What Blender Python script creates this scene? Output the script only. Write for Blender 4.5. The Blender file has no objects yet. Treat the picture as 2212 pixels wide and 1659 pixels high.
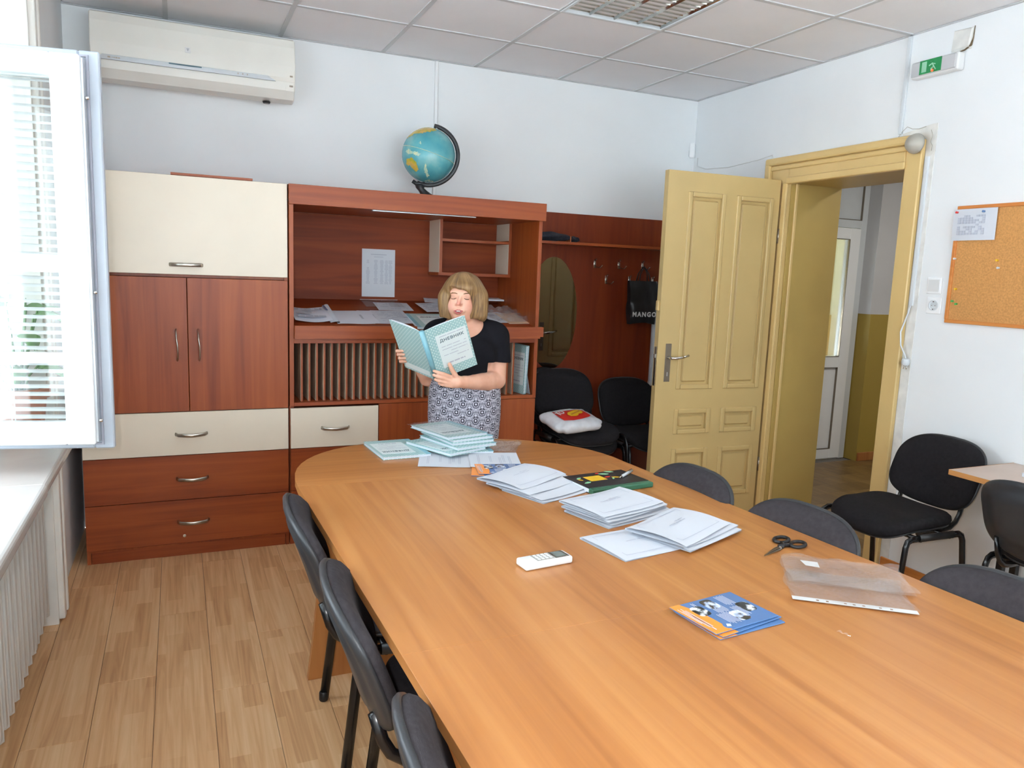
import bpy, bmesh, math, random
import numpy as np
from mathutils import Vector, Matrix
random.seed(7)
sc = bpy.context.scene
C = sc.collection
PI = math.pi
R = math.radians

# ------------------------------------------------------------------ camera, sky, lights, exposure
cam_d = bpy.data.cameras.new('camera'); cam = bpy.data.objects.new('camera', cam_d); C.objects.link(cam); sc.camera = cam
cam_d.sensor_width = 36.0; cam_d.lens = 36.0*1633.0/2212.0; cam_d.clip_start = 0.05
cr = Vector((0.91529, -0.40109, 0.03714)); cf = Vector((0.40205, 0.90406, -0.14500)); cu = Vector((0.02457, 0.14765, 0.98873))
CAM = Vector((-3.5329, -4.7761, 1.5312))
cam.matrix_world = Matrix(((cr.x, cu.x, -cf.x, CAM.x), (cr.y, cu.y, -cf.y, CAM.y), (cr.z, cu.z, -cf.z, CAM.z), (0, 0, 0, 1)))

sc.view_settings.view_transform = 'Standard'; sc.view_settings.look = 'None'
sc.view_settings.exposure = 0.88; sc.view_settings.gamma = 1.0; sc.view_settings.use_curve_mapping = False
sc.cycles.use_denoising = True
sc.cycles.max_bounces = 10; sc.cycles.diffuse_bounces = 6; sc.cycles.transparent_max_bounces = 24
sc.cycles.sample_clamp_indirect = 6.0
sc.cycles.caustics_reflective = False; sc.cycles.caustics_refractive = False

world = bpy.data.worlds.new('sky'); sc.world = world; world.use_nodes = True
wb = world.node_tree.nodes['Background']
wb.inputs[0].default_value = (0.80, 0.91, 1.0, 1); wb.inputs[1].default_value = 4.6

def area(name, loc, rot, sx, sy, power, col=(1, 1, 1), portal=False):
    l = bpy.data.lights.new(name, 'AREA'); l.shape = 'RECTANGLE'; l.size = sx; l.size_y = sy; l.energy = power; l.color = col
    if portal: l.cycles.is_portal = True
    o = bpy.data.objects.new(name, l); C.objects.link(o); o.location = loc; o.rotation_euler = rot
    return o
area('window_daylight', (-4.46, -2.6, 1.68), (0, R(-90), 0), 1.9, 2.6, 1, portal=True)
area('second_window_daylight', (-4.46, -6.1, 1.68), (0, R(-90), 0), 1.9, 1.0, 1, portal=True)
area('added_rear_window_daylight', (-2.2, -7.24, 1.7), (R(90), 0, 0), 3.4, 1.9, 1, portal=True)  # portal of the unseen rear window, added to light the back wall
sun_d = bpy.data.lights.new('sun', 'SUN'); sun_d.energy = 60.0; sun_d.angle = R(0.53); sun_d.color = (0.97, 0.985, 1.0)
sun_o = bpy.data.objects.new('sun', sun_d); C.objects.link(sun_o); sun_o.rotation_euler = Vector((-0.55, -0.25, -0.8)).to_track_quat('-Z', 'Y').to_euler()
area('corridor_lamp_light', (1.6, -1.9, 2.78), (0, 0, 0), 0.5, 1.2, 16, (1, 0.97, 0.88))
fl = bpy.data.lights.new('camera_flash', 'POINT'); fl.energy = 32; fl.color = (0.97, 0.98, 1.0); fl.shadow_soft_size = 0.02
flo = bpy.data.objects.new('camera_flash', fl); C.objects.link(flo); flo.location = CAM - cr*0.07 + cu*0.035 + cf*0.02

# ------------------------------------------------------------------ helpers
def lin(h):
    h = h.lstrip('#')
    def f(v):
        v = v/255.0
        return v/12.92 if v <= 0.04045 else ((v+0.055)/1.055)**2.4
    return (f(int(h[0:2], 16)), f(int(h[2:4], 16)), f(int(h[4:6], 16)), 1.0)

def new_mat(name):
    m = bpy.data.materials.new(name); m.use_nodes = True
    return m, m.node_tree.nodes, m.node_tree.links, m.node_tree.nodes['Principled BSDF']

def noise(n, l, scale=(1, 1, 1), s=1.0, detail=4, dist=0.0, coord='Object', rough=0.5, offs=None):
    tc = n.new('ShaderNodeTexCoord'); mp = n.new('ShaderNodeMapping'); mp.inputs['Scale'].default_value = scale
    l.new(tc.outputs[coord], mp.inputs[0])
    t = n.new('ShaderNodeTexNoise'); t.inputs['Scale'].default_value = s; t.inputs['Detail'].default_value = detail
    t.inputs['Distortion'].default_value = dist; t.inputs['Roughness'].default_value = rough
    l.new(mp.outputs[0], t.inputs['Vector'])
    return t.outputs['Fac']

def ramp(n, l, fac, stops):
    r = n.new('ShaderNodeValToRGB'); e = r.color_ramp.elements
    while len(e) < len(stops): e.new(0.5)
    for k, (p, c) in enumerate(stops):
        e[k].position = p; e[k].color = lin(c) if isinstance(c, str) else c
    l.new(fac, r.inputs[0]); return r.outputs[0]

def bump(n, l, b, fac, strength=0.2, dist=0.002):
    bp = n.new('ShaderNodeBump'); bp.inputs['Strength'].default_value = strength; bp.inputs['Distance'].default_value = dist
    l.new(fac, bp.inputs['Height']); l.new(bp.outputs[0], b.inputs['Normal'])

def plain(name, col, rough=0.5, metal=0.0, var=0.06, vs=6.0, bs=0.0, bscale=200, spec=0.5, coat=0.0):
    """one colour with a little natural unevenness"""
    m, n, l, b = new_mat(name)
    c = lin(col); f = noise(n, l, s=vs, detail=5)
    lo = tuple(x*(1-var) for x in c[:3])+(1,); hi = tuple(min(1, x*(1+var)) for x in c[:3])+(1,)
    l.new(ramp(n, l, f, [(0.3, lo), (0.7, hi)]), b.inputs['Base Color'])
    b.inputs['Roughness'].default_value = rough; b.inputs['Metallic'].default_value = metal
    b.inputs['Specular IOR Level'].default_value = spec; b.inputs['Coat Weight'].default_value = coat
    if bs: bump(n, l, b, noise(n, l, s=bscale, detail=3), bs, 0.001)
    return m

def wood(name, dark, mid, light, axis='x', rough=0.35, across=26.0, along=1.3, coat=0.0, spec=0.5, sharp=0.14):
    m, n, l, b = new_mat(name)
    s = [across]*3; s['xyz'.index(axis)] = along
    f1 = noise(n, l, tuple(s), 1.0, 6, 1.2)
    s2 = [across*0.22]*3; s2['xyz'.index(axis)] = along*0.35
    f2 = noise(n, l, tuple(s2), 1.0, 3, 0.6)
    mx = n.new('ShaderNodeMath'); mx.operation = 'MULTIPLY_ADD'; mx.inputs[1].default_value = 0.5; l.new(f1, mx.inputs[0])
    m2 = n.new('ShaderNodeMath'); m2.operation = 'MULTIPLY'; m2.inputs[1].default_value = 0.5; l.new(f2, m2.inputs[0]); l.new(m2.outputs[0], mx.inputs[2])
    l.new(ramp(n, l, mx.outputs[0], [(0.5-sharp, dark), (0.5, mid), (0.5+sharp, light)]), b.inputs['Base Color'])
    b.inputs['Roughness'].default_value = rough; b.inputs['Coat Weight'].default_value = coat; b.inputs['Specular IOR Level'].default_value = spec
    bump(n, l, b, f1, 0.06, 0.001)
    return m

def clear(name, gloss=0.12, tint=(1, 1, 1), haze=0.0, rough=0.02):
    m = bpy.data.materials.new(name); m.use_nodes = True; n = m.node_tree.nodes; l = m.node_tree.links; n.clear()
    o = n.new('ShaderNodeOutputMaterial'); t = n.new('ShaderNodeBsdfTransparent'); t.inputs[0].default_value = (*tint, 1)
    g = n.new('ShaderNodeBsdfGlossy'); g.inputs['Roughness'].default_value = rough
    lw = n.new('ShaderNodeLayerWeight'); lw.inputs[0].default_value = 0.35
    mr = n.new('ShaderNodeMath'); mr.operation = 'MULTIPLY_ADD'; mr.inputs[1].default_value = 0.5 if not haze else 0.16; mr.inputs[2].default_value = gloss; l.new(lw.outputs['Fresnel'], mr.inputs[0])
    ms = n.new('ShaderNodeMixShader'); l.new(mr.outputs[0], ms.inputs[0]); l.new(t.outputs[0], ms.inputs[1]); l.new(g.outputs[0], ms.inputs[2])
    out = ms.outputs[0]
    if haze:
        d = n.new('ShaderNodeBsdfDiffuse'); d.inputs[0].default_value = (0.97, 0.97, 0.97, 1)
        m2 = n.new('ShaderNodeMixShader'); m2.inputs[0].default_value = haze; l.new(out, m2.inputs[1]); l.new(d.outputs[0], m2.inputs[2]); out = m2.outputs[0]
    l.new(out, o.inputs[0]); return m

class MB:
    """collects shapes, then becomes ONE mesh"""
    def __init__(s): s.bm = bmesh.new()
    def hexa(s, P, bevel=0.0, seg=1):
        v = [s.bm.verts.new(p) for p in P]
        f = [s.bm.faces.new([v[i] for i in q]) for q in ((0, 3, 2, 1), (4, 5, 6, 7), (0, 1, 5, 4), (1, 2, 6, 5), (2, 3, 7, 6), (3, 0, 4, 7))]
        if bevel:
            es = list({e for q in f for e in q.edges})
            bmesh.ops.bevel(s.bm, geom=es, offset=bevel, segments=seg, affect='EDGES', profile=0.5)
        return s
    def box(s, x0, x1, y0, y1, z0, z1, bevel=0.0, seg=1):
        return s.hexa([(x0, y0, z0), (x1, y0, z0), (x1, y1, z0), (x0, y1, z0), (x0, y0, z1), (x1, y0, z1), (x1, y1, z1), (x0, y1, z1)], bevel, seg)
    def prism(s, pts, z0, z1, bevel=0.0, m=None, seg=1):
        m = m or (lambda x, y, z: (x, y, z))
        a = [s.bm.verts.new(m(x, y, z0)) for x, y in pts]; b = [s.bm.verts.new(m(x, y, z1)) for x, y in pts]
        k = len(pts); fs = [s.bm.faces.new(a[::-1]), s.bm.faces.new(b)]
        for i in range(k): s.bm.faces.new((a[i], a[(i+1) % k], b[(i+1) % k], b[i]))
        if bevel:
            es = list({e for q in fs for e in q.edges})
            bmesh.ops.bevel(s.bm, geom=es, offset=bevel, segments=seg, affect='EDGES', profile=0.5)
        return s
    def tube(s, path, r, n=10, ry=None, cap=True):
        """round or oval bar along a path; r may be a list"""
        P = [Vector(p) for p in path]; k = len(P); rr = r if isinstance(r, (list, tuple)) else [r]*k
        up = None; rings = []
        for i in range(k):
            d = (P[min(i+1, k-1)]-P[max(i-1, 0)]).normalized()
            if up is None:
                up = Vector((0, 0, 1)) if abs(d.z) < 0.9 else Vector((1, 0, 0))
            a = d.cross(up).normalized(); up = a.cross(d).normalized()
            q = rr[i]; q2 = q if ry is None else ry*q/max(rr)
            rings.append([s.bm.verts.new(P[i]+a*(math.cos(2*PI*j/n)*q)+up*(math.sin(2*PI*j/n)*q2)) for j in range(n)])
        for i in range(k-1):
            for j in range(n):
                s.bm.faces.new((rings[i][j], rings[i][(j+1) % n], rings[i+1][(j+1) % n], rings[i+1][j]))
        if cap: s.bm.faces.new(rings[0][::-1]); s.bm.faces.new(rings[-1])
        return s
    def lathe(s, prof, n=24, m=None):
        """prof: (radius, z) pairs"""
        m = m or (lambda x, y, z: (x, y, z)); rings = []
        for r, z in prof:
            rings.append([s.bm.verts.new(m(r*math.cos(2*PI*j/n), r*math.sin(2*PI*j/n), z)) for j in range(n)])
        for i in range(len(prof)-1):
            for j in range(n): s.bm.faces.new((rings[i][j], rings[i][(j+1) % n], rings[i+1][(j+1) % n], rings[i+1][j]))
        s.bm.faces.new(rings[0][::-1]); s.bm.faces.new(rings[-1])
        return s
    def grid(s, nu, nv, f, closed_u=False, uv=None):
        V = [[s.bm.verts.new(f(i/(nu if closed_u else nu-1), j/(nv-1))) for j in range(nv)] for i in range(nu)]
        for i in range(nu if closed_u else nu-1):
            for j in range(nv-1):
                a = (i+1) % nu
                s.bm.faces.new((V[i][j], V[a][j], V[a][j+1], V[i][j+1]))
        return V
    def quad(s, *P): s.bm.faces.new([s.bm.verts.new(p) for p in P]); return s
    def pad(s, w, h, prof, rad, f, n=48):
        """cushion: rounded-rectangle rings. prof = [(scale inset in m, depth)], f maps (u, v, depth) to a point"""
        def outline(inset):
            a, b, r = w/2-inset, h/2-inset, max(rad-inset, 0.004); out = []
            for k in range(n):
                t = 2*PI*k/n
                cx, cy = math.cos(t), math.sin(t)
                e = 2.0/(2.0+2.6*(1-min(1, r/min(a, b))))
                out.append((a*math.copysign(abs(cx)**e, cx), b*math.copysign(abs(cy)**e, cy)))
            return out
        rings = []
        for inset, d in prof: rings.append([s.bm.verts.new(f(u, v, d)) for u, v in outline(inset)])
        for i in range(len(rings)-1):
            for j in range(n): s.bm.faces.new((rings[i][j], rings[i][(j+1) % n], rings[i+1][(j+1) % n], rings[i+1][j]))
        for ring, (inset, d) in ((rings[0], prof[0]), (rings[-1], prof[-1])):
            o = outline(inset)
            prev = ring
            for sc_ in (0.75, 0.45, 0.18):
                cur = [s.bm.verts.new(f(u*sc_, v*sc_, d)) for u, v in o]
                for j in range(n):
                    q = (prev[j], prev[(j+1) % n], cur[(j+1) % n], cur[j])
                    s.bm.faces.new(q)
                prev = cur
            s.bm.faces.new(prev)
        return s
    def mesh(s, name, smooth=False, angle=None):
        bmesh.ops.recalc_face_normals(s.bm, faces=s.bm.faces)
        me = bpy.data.meshes.new(name); s.bm.to_mesh(me); s.bm.free()
        if smooth:
            for p in me.polygons: p.use_smooth = True
            if angle: me.set_sharp_from_angle(angle=R(angle))
        return me

def link(name, me, mat, parent=None, loc=None, rot=None, M=None):
    o = bpy.data.objects.new(name, me); C.objects.link(o)
    if mat is not None and len(me.materials) == 0: me.materials.append(mat)
    if parent is not None: o.parent = parent
    if name == 'print': o['kind'] = 'stuff'
    if M is not None: o.matrix_local = M
    else:
        if loc is not None: o.location = loc
        if rot is not None: o.rotation_euler = rot
    return o
def obj(name, mb, mat, parent=None, smooth=False, angle=None, **k):
    return link(name, mb.mesh(name, smooth, angle), mat, parent, **k)
def tag(o, label=None, cat=None, group=None, kind=None):
    if label: o['label'] = label
    if cat: o['category'] = cat
    if group: o['group'] = group
    if kind: o['kind'] = kind
    return o
def thing(name, label, cat, loc=(0, 0, 0), rot=(0, 0, 0), group=None, M=None):
    o = bpy.data.objects.new(name, None); C.objects.link(o); o.empty_display_size = 0.05
    if M is not None: o.matrix_world = M
    else: o.location = loc; o.rotation_euler = rot
    return tag(o, label, cat, group)
def struct(name, mb, mat, parent=None, smooth=False, **k):
    o = obj(name, mb, mat, parent, smooth, **k)
    if parent is None: o['kind'] = 'structure'
    return o
def sroot(name, loc=(0, 0, 0), rot=(0, 0, 0)):
    o = bpy.data.objects.new(name, None); C.objects.link(o); o.location = loc; o.rotation_euler = rot; o['kind'] = 'structure'
    return o
def copy_tree(o, parent=None):
    c = o.copy(); C.objects.link(c)
    if parent is not None:
        c.parent = parent
        c.matrix_parent_inverse = o.matrix_parent_inverse
    for ch in list(o.children): copy_tree(ch, c)
    return c
def text_mesh(s, size, extr=0.0003, align='CENTER', space=1.0, bold=0.0):
    cu_ = bpy.data.curves.new('lettering', 'FONT'); cu_.body = s; cu_.size = size; cu_.extrude = extr; cu_.align_x = align; cu_.align_y = 'CENTER'
    cu_.space_character = space; cu_.resolution_u = 3; cu_.offset = bold
    o = bpy.data.objects.new('lettering', cu_); C.objects.link(o)
    dg = bpy.context.evaluated_depsgraph_get()
    me = bpy.data.meshes.new_from_object(o.evaluated_get(dg))
    bpy.data.objects.remove(o); bpy.data.curves.remove(cu_)
    me.name = 'lettering'; me.materials.clear()
    return me
def frame(o, ex, ey, ez):
    """matrix from origin and three axes"""
    ex, ey, ez = Vector(ex), Vector(ey), Vector(ez)
    return Matrix(((ex.x, ey.x, ez.x, o[0]), (ex.y, ey.y, ez.y, o[1]), (ex.z, ey.z, ez.z, o[2]), (0, 0, 0, 1)))
def bar(mb, x0, x1, y0, y1, z): mb.quad((x0, y0, z), (x1, y0, z), (x1, y1, z), (x0, y1, z))

# ------------------------------------------------------------------ materials
M = {}
M['wall'] = plain('wall_paint', 'E6E9EB', 0.85, var=0.03, vs=1.5, bs=0.15, bscale=60)
M['wallw'] = plain('plaster_patch', 'D9D8D4', 0.9, var=0.12, vs=14, bs=0.4, bscale=50)
M['ceil'] = plain('ceiling_tile', 'E6E6E9', 0.9, var=0.02, vs=3, bs=0.2, bscale=180)
M['tee'] = plain('ceiling_grid', 'C2C4C6', 0.6, var=0.03)
M['red_h'] = wood('cherry_laminate_across', '7A3212', '8F421B', '9C4E22', 'x', 0.4, 22, 1.0, spec=0.4)
M['red_v'] = wood('cherry_laminate_upright', '7A3212', '8F421B', '9C4E22', 'z', 0.4, 22, 1.0, spec=0.4)
M['red_dark'] = wood('cherry_back_board', '6E2C0F', '813614', '8C4119', 'x', 0.55, 16, 1.0, spec=0.25)
M['red_panel'] = wood('coat_rack_board', '64230B', '722B0E', '7C3412', 'z', 0.5, 14, 1.0, spec=0.3)
M['beige'] = plain('vanilla_laminate', 'DED2BF', 0.35, var=0.02, vs=5)
M['table'] = wood('alder_tabletop', '9E6434', 'AE733E', 'BA814A', 'y', 0.3, 22, 0.75, spec=0.5, sharp=0.125)
M['table_x'] = wood('alder_tabletop_end', '9E6434', 'AE733E', 'BA814A', 'x', 0.3, 22, 0.75, sharp=0.125)
M['table_edge'] = wood('alder_edging', 'AC733E', 'BC844C', 'C8935A', 'y', 0.4, 20, 1.0)
M['table_v'] = wood('alder_leg_panel', '9C5E31', 'AD703C', 'BA8049', 'z', 0.4, 15, 0.9)
M['steel'] = plain('brushed_steel', 'B9B4AA', 0.28, 1.0, var=0.05, vs=30)
M['chrome'] = plain('chrome', 'D5D5D3', 0.12, 1.0, var=0.03)
M['dark_steel'] = plain('dull_steel', '8F8578', 0.4, 1.0, var=0.06, vs=20)
M['pvc'] = plain('white_plastic', 'EFF1F3', 0.3, var=0.02)
M['pvc_grey'] = plain('pale_grey_plastic', 'CFD4D8', 0.4, var=0.03)
M['ivory'] = plain('ivory_gloss_plastic', 'E7E6DF', 0.16, var=0.02, spec=0.6)
M['ivory_dull'] = plain('ivory_plastic', 'E2E1DA', 0.4, var=0.02)
M['silver'] = plain('silver_plastic', 'C9CFD4', 0.25, 0.4, var=0.03)
M['black'] = plain('black_plastic', '1B1B1D', 0.42, var=0.1, vs=10, bs=0.1, bscale=250)
M['shell'] = plain('chair_shell_plastic', '2E3033', 0.42, var=0.1, vs=10, bs=0.15, bscale=300)
M['tubeb'] = plain('black_enamel_tube', '121214', 0.22, var=0.05)
M['fabric'] = plain('black_chair_fabric', '1E1C1E', 0.95, var=0.2, vs=60, bs=0.6, bscale=500, spec=0.2)
M['fabric_g'] = plain('charcoal_chair_fabric', '383538', 0.95, var=0.2, vs=60, bs=0.6, bscale=500, spec=0.2)
M['door'] = plain('ochre_enamel', 'C0A772', 0.35, var=0.05, vs=3, bs=0.12, bscale=25)
M['door2'] = plain('ochre_enamel_casing', 'CCAF76', 0.35, var=0.05, vs=3, bs=0.12, bscale=25)
M['paper'] = plain('white_paper', 'CED3DB', 0.8, var=0.015)
M['paper2'] = plain('office_paper', 'D8DCE6', 0.8, var=0.03, vs=8)
M['ink'] = plain('grey_print', 'B4B9C6', 0.8, var=0.05)
M['ink2'] = plain('dark_print', '4D6670', 0.7, var=0.05)
M['glass'] = clear('window_glass', 0.05, (0.97, 0.99, 0.98))
M['film'] = clear('clear_film', 0.05, (0.99, 0.99, 0.99), 0.08, 0.06)
M['mirror'] = plain('mirror_glass', 'E9EBE6', 0.02, 1.0, var=0.0)
M['cork'] = plain('cork', 'C08A50', 0.9, var=0.18, vs=120, bs=0.5, bscale=150)
M['corkframe'] = wood('cork_board_frame', 'B56A2E', 'C57A38', 'CF8845', 'y', 0.5, 30, 2)
M['marble'] = plain('pale_sill_stone', 'B5B2AD', 0.25, var=0.08, vs=4)
M['rad'] = plain('old_white_radiator_enamel', 'BDBAB4', 0.4, var=0.05, vs=9)
M['oldwhite'] = plain('aged_white_gloss_paint', 'DCD9D2', 0.35, var=0.06, vs=8, bs=0.2, bscale=40)
M['white'] = plain('white_gloss', 'DCDDDD', 0.3, var=0.02)
M['greenp'] = plain('sign_green', '1F7F4A', 0.3, var=0.1, vs=40)
M['redp'] = plain('red_print', 'C9281D', 0.4, var=0.1, vs=20)
M['yellowp'] = plain('yellow_print', 'E2B41E', 0.4, var=0.06)
M['bluep'] = plain('blue_print', '4F74A6', 0.3, var=0.06)
M['orangep'] = plain('orange_print', 'EE9138', 0.3, var=0.05)
for nm, sc_n, stops in (('photo', 38, [(0.42, '1E2326'), (0.52, '39434A'), (0.60, 'DDE4EA')]), ('photo2', 34, [(0.36, '2A3A30'), (0.47, '4A3A34'), (0.53, 'A9BCD6'), (0.62, 'E6EBF0')])):
    m_, n, l, b = new_mat(nm); l.new(ramp(n, l, noise(n, l, s=sc_n, detail=3), stops), b.inputs['Base Color']); b.inputs['Roughness'].default_value = 0.3; M[nm] = m_
M['terra'] = plain('terracotta', 'B4683F', 0.8, var=0.1)
M['leaf'] = plain('plant_leaf', '4E7A3A', 0.5, var=0.25, vs=10)
M['soil'] = plain('soil', '3A2A1E', 0.95, var=0.3)
# ------------------------------------------------------------------ floor: every laminate board an object
def laminate(name, cols):
    m, n, l, b = new_mat(name)
    tc = n.new('ShaderNodeTexCoord'); sp = n.new('ShaderNodeSeparateXYZ'); l.new(tc.outputs['Object'], sp.inputs[0])
    oi = n.new('ShaderNodeObjectInfo')
    ad = n.new('ShaderNodeMath'); ad.operation = 'MULTIPLY_ADD'; ad.inputs[1].default_value = 37.0; l.new(oi.outputs['Random'], ad.inputs[0]); l.new(sp.outputs['Y'], ad.inputs[2])
    cx = n.new('ShaderNodeCombineXYZ'); l.new(ad.outputs[0], cx.inputs[0]); l.new(sp.outputs['X'], cx.inputs[1]); l.new(oi.outputs['Random'], cx.inputs[2])
    br = n.new('ShaderNodeTexBrick'); br.offset = 0.37; br.inputs['Scale'].default_value = 1.0; br.inputs['Mortar Size'].default_value = 0.0
    br.inputs['Brick Width'].default_value = 0.43; br.inputs['Row Height'].default_value = 0.0634; br.inputs['Bias'].default_value = 0.0
    br.inputs['Color1'].default_value = (0.1, 0.1, 0.1, 1); br.inputs['Color2'].default_value = (0.9, 0.9, 0.9, 1); l.new(cx.outputs[0], br.inputs['Vector'])
    mp = n.new('ShaderNodeMapping'); mp.inputs['Scale'].default_value = (1.6, 42, 9); l.new(cx.outputs[0], mp.inputs[0])
    no = n.new('ShaderNodeTexNoise'); no.inputs['Scale'].default_value = 1.0; no.inputs['Detail'].default_value = 6; no.inputs['Distortion'].default_value = 1.4; l.new(mp.outputs[0], no.inputs['Vector'])
    bw = n.new('ShaderNodeRGBToBW'); l.new(br.outputs['Color'], bw.inputs[0])
    mx = n.new('ShaderNodeMath'); mx.operation = 'MULTIPLY_ADD'; mx.inputs[1].default_value = 0.27; l.new(bw.outputs[0], mx.inputs[0])
    m2 = n.new('ShaderNodeMath'); m2.operation = 'MULTIPLY'; m2.inputs[1].default_value = 0.73; l.new(no.outputs['Fac'], m2.inputs[0]); l.new(m2.outputs[0], mx.inputs[2])
    l.new(ramp(n, l, mx.outputs[0], [(0.28, cols[0]), (0.5, cols[1]), (0.74, cols[2])]), b.inputs['Base Color'])
    b.inputs['Roughness'].default_value = 0.42
    bump(n, l, b, no.outputs['Fac'], 0.05, 0.001)
    return m
M['floor'] = laminate('laminate_three_strip', ('B4865A', 'CEA274', 'DDB88D'))
M['cfloor'] = laminate('corridor_laminate', ('5F4526', '755A32', '8A6C40'))
M['seam'] = plain('dark_floor_joint', '6F6A66', 0.9, var=0.2, vs=20)

floor = struct('floor', MB().box(-4.45, 0.0, -7.0, 0.0, -0.06, -0.006), M['seam'])
def plank_mesh(w, L): return MB().box(-w/2, w/2, -L/2, L/2, -0.006, 0.0, 0.0012).mesh('floor_plank')
PW, PL = 0.19, 1.29
pm = plank_mesh(PW-0.0012, PL-0.0012); pm.materials.append(M['floor'])
starts = [-1.86, -1.35, -2.04, -1.63, -2.2, -1.0, -1.75]
cuts = {}
for i in range(-4, 20):
    xc = -3.545+0.19*(i-1)                     # board between seams at -3.64 and -3.45 is i = 1
    if xc < -4.4 or xc > -0.05: continue
    y = {0: -1.86, 2: -2.04, 3: -1.63, 1: -2.63}.get(i, starts[(i*3) % 7])
    while y+PL < -0.02: y += PL
    while y > -7.0:
        y0, y1 = max(y, -6.99), min(y+PL, -0.002)
        y -= PL
        if y1-y0 < 0.05: continue
        if y1-y0 > PL-0.01: me = pm
        else:
            me = plank_mesh(PW-0.0012, y1-y0-0.0012); me.materials.append(M['floor'])
        link('floor_plank', me, None, floor, loc=(xc, (y0+y1)/2, random.uniform(-0.0006, 0.0004)))

# ------------------------------------------------------------------ walls
H = 2.83
struct('wall_back', MB().box(-4.45, 0.42, 0.0, 0.2, 0.0, H+0.15), M['wall'])
struct('wall_right', MB().box(0, 0.42, -7.2, -1.87, 0, H+0.15).box(0, 0.42, -1.0, 0.0, 0, H+0.15).box(0, 0.42, -1.87, -1.0, 2.17, H+0.15), M['wall'])
struct('wall_front', MB().box(-4.45, -3.9, -7.2, -7.0, 0, H+0.15).box(-0.5, 0.42, -7.2, -7.0, 0, H+0.15).box(-3.9, -0.5, -7.2, -7.0, 0, 0.8).box(-3.9, -0.5, -7.2, -7.0, 2.62, H+0.15), M['wall'])
wl = MB().box(-4.43, -4.05, -1.27, 0.0, 0, H+0.15).box(-4.43, -4.05, -5.6, -3.9, 0, H+0.15).box(-4.43, -4.05, -7.0, -6.6, 0, H+0.15)
wl.box(-4.43, -4.05, -3.9, -1.27, 2.62, H+0.15).box(-4.43, -4.05, -6.6, -5.6, 2.62, H+0.15)
wl.box(-4.43, -4.22, -3.9, -1.27, 0, 0.78).box(-4.43, -4.22, -6.6, -5.6, 0, 0.78)
struct('wall_left', wl, M['wall'])
# old white casing post at the window niche, floor to ceiling, with three mouldings
t = sroot('trim_1', (-4.05, -1.27, 0))
obj('flat_board', MB().box(-0.12, 0.028, -0.02, 0.0, 0.0, 2.66, 0.002), M['oldwhite'], t)
for k, (w, d) in enumerate(((0.045, 0.05), (0.035, 0.038), (0.03, 0.052))):
    obj('moulding', MB().box(0.0, d, 0.002+k*0.042, 0.002+k*0.042+w, 0.012, 2.68, 0.008, 2), M['oldwhite'], t)

# baseboards
struct('baseboard_right', MB().box(-0.015, 0.0, -7.0, -1.955, 0, 0.06, 0.003), M['corkframe'])
struct('baseboard_back', MB().box(-0.6, -0.002, -0.014, 0.0, 0, 0.06, 0.003), M['corkframe'])

# ------------------------------------------------------------------ ceiling: tiles in a tee grid
ceil = struct('ceiling', MB().box(-4.45, 0.0, -7.0, 0.0, H+0.012, H+0.15), M['ceil'])
xs = [0.0, -0.556]+[-0.556-0.6*k for k in range(1, 6)]+[-4.05]
ys = [0.0]+[-0.598-0.6*k for k in range(0, 11)]+[-7.0]
tile_full = None
for i in range(len(xs)-1):
    for j in range(len(ys)-1):
        if i == 2 and j in (2,): continue                     # the luminaire's cell
        w, d = xs[i]-xs[i+1], ys[j]-ys[j+1]
        if abs(w-0.6) < 1e-4 and abs(d-0.6) < 1e-4 and tile_full: me = tile_full
        else:
            me = MB().box(-w/2+0.012, w/2-0.012, -d/2+0.012, d/2-0.012, 0.002, 0.012).mesh('ceiling_tile'); me.materials.append(M['ceil'])
            if abs(w-0.6) < 1e-4 and abs(d-0.6) < 1e-4: tile_full = me
        link('ceiling_tile', me, None, ceil, loc=((xs[i]+xs[i+1])/2, (ys[j]+ys[j+1])/2, H))
for x in xs[1:-1]: obj('grid_runner', MB().box(x-0.012, x+0.012, -6.99, -0.01, H-0.003, H+0.011), M['tee'], ceil)
for j in range(1, len(ys)-1):
    for i in range(len(xs)-1): obj('cross_tee', MB().box(xs[i+1]+0.012, xs[i]-0.012, ys[j]-0.012, ys[j]+0.012, H-0.003, H+0.011), M['tee'], ceil)
for a in ((-4.05, 0, -0.02, 0), (-0.02, 0, -7, 0)): obj('wall_angle', MB().box(a[0], a[1], a[2], a[3], H-0.003, H), M['tee'], ceil)

# louvre ceiling light (switched off): 60 x 60 body, four tubes, four lengthwise reflectors and cross blades
lt = thing('ceiling_light', 'square recessed ceiling light with mirrored louvre grille and four tubes', 'ceiling light', (-1.456, -1.498, H))
obj('housing', MB().box(-0.29, 0.29, -0.29, 0.29, 0.085, 0.095).box(-0.295, -0.285, -0.29, 0.29, 0, 0.09).box(0.285, 0.295, -0.29, 0.29, 0, 0.09).box(-0.285, 0.285, -0.295, -0.285, 0, 0.09).box(-0.285, 0.285, 0.285, 0.295, 0, 0.09), M['pvc_grey'], lt)
for a in ((-0.3, 0.3, -0.3, -0.283), (-0.3, 0.3, 0.283, 0.3), (-0.3, -0.283, -0.283, 0.283), (0.283, 0.3, -0.283, 0.283)):
    obj('frame', MB().box(*a, -0.006, 0.004, 0.0015), M['pvc_grey'], lt)
M['louvre'] = plain('mirror_louvre', 'CFCFC8', 0.16, 1.0, var=0.02)
for k in range(5):
    x = -0.283+k*0.1415
    obj('reflector', MB().prism([(x-0.026, 0.06), (x-0.014, 0.03), (x-0.002, 0.0), (x+0.002, 0.0), (x+0.014, 0.03), (x+0.026, 0.06)], -0.28, 0.28, m=lambda a, b, c: (a, c, b)), M['louvre'], lt, True)
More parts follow.
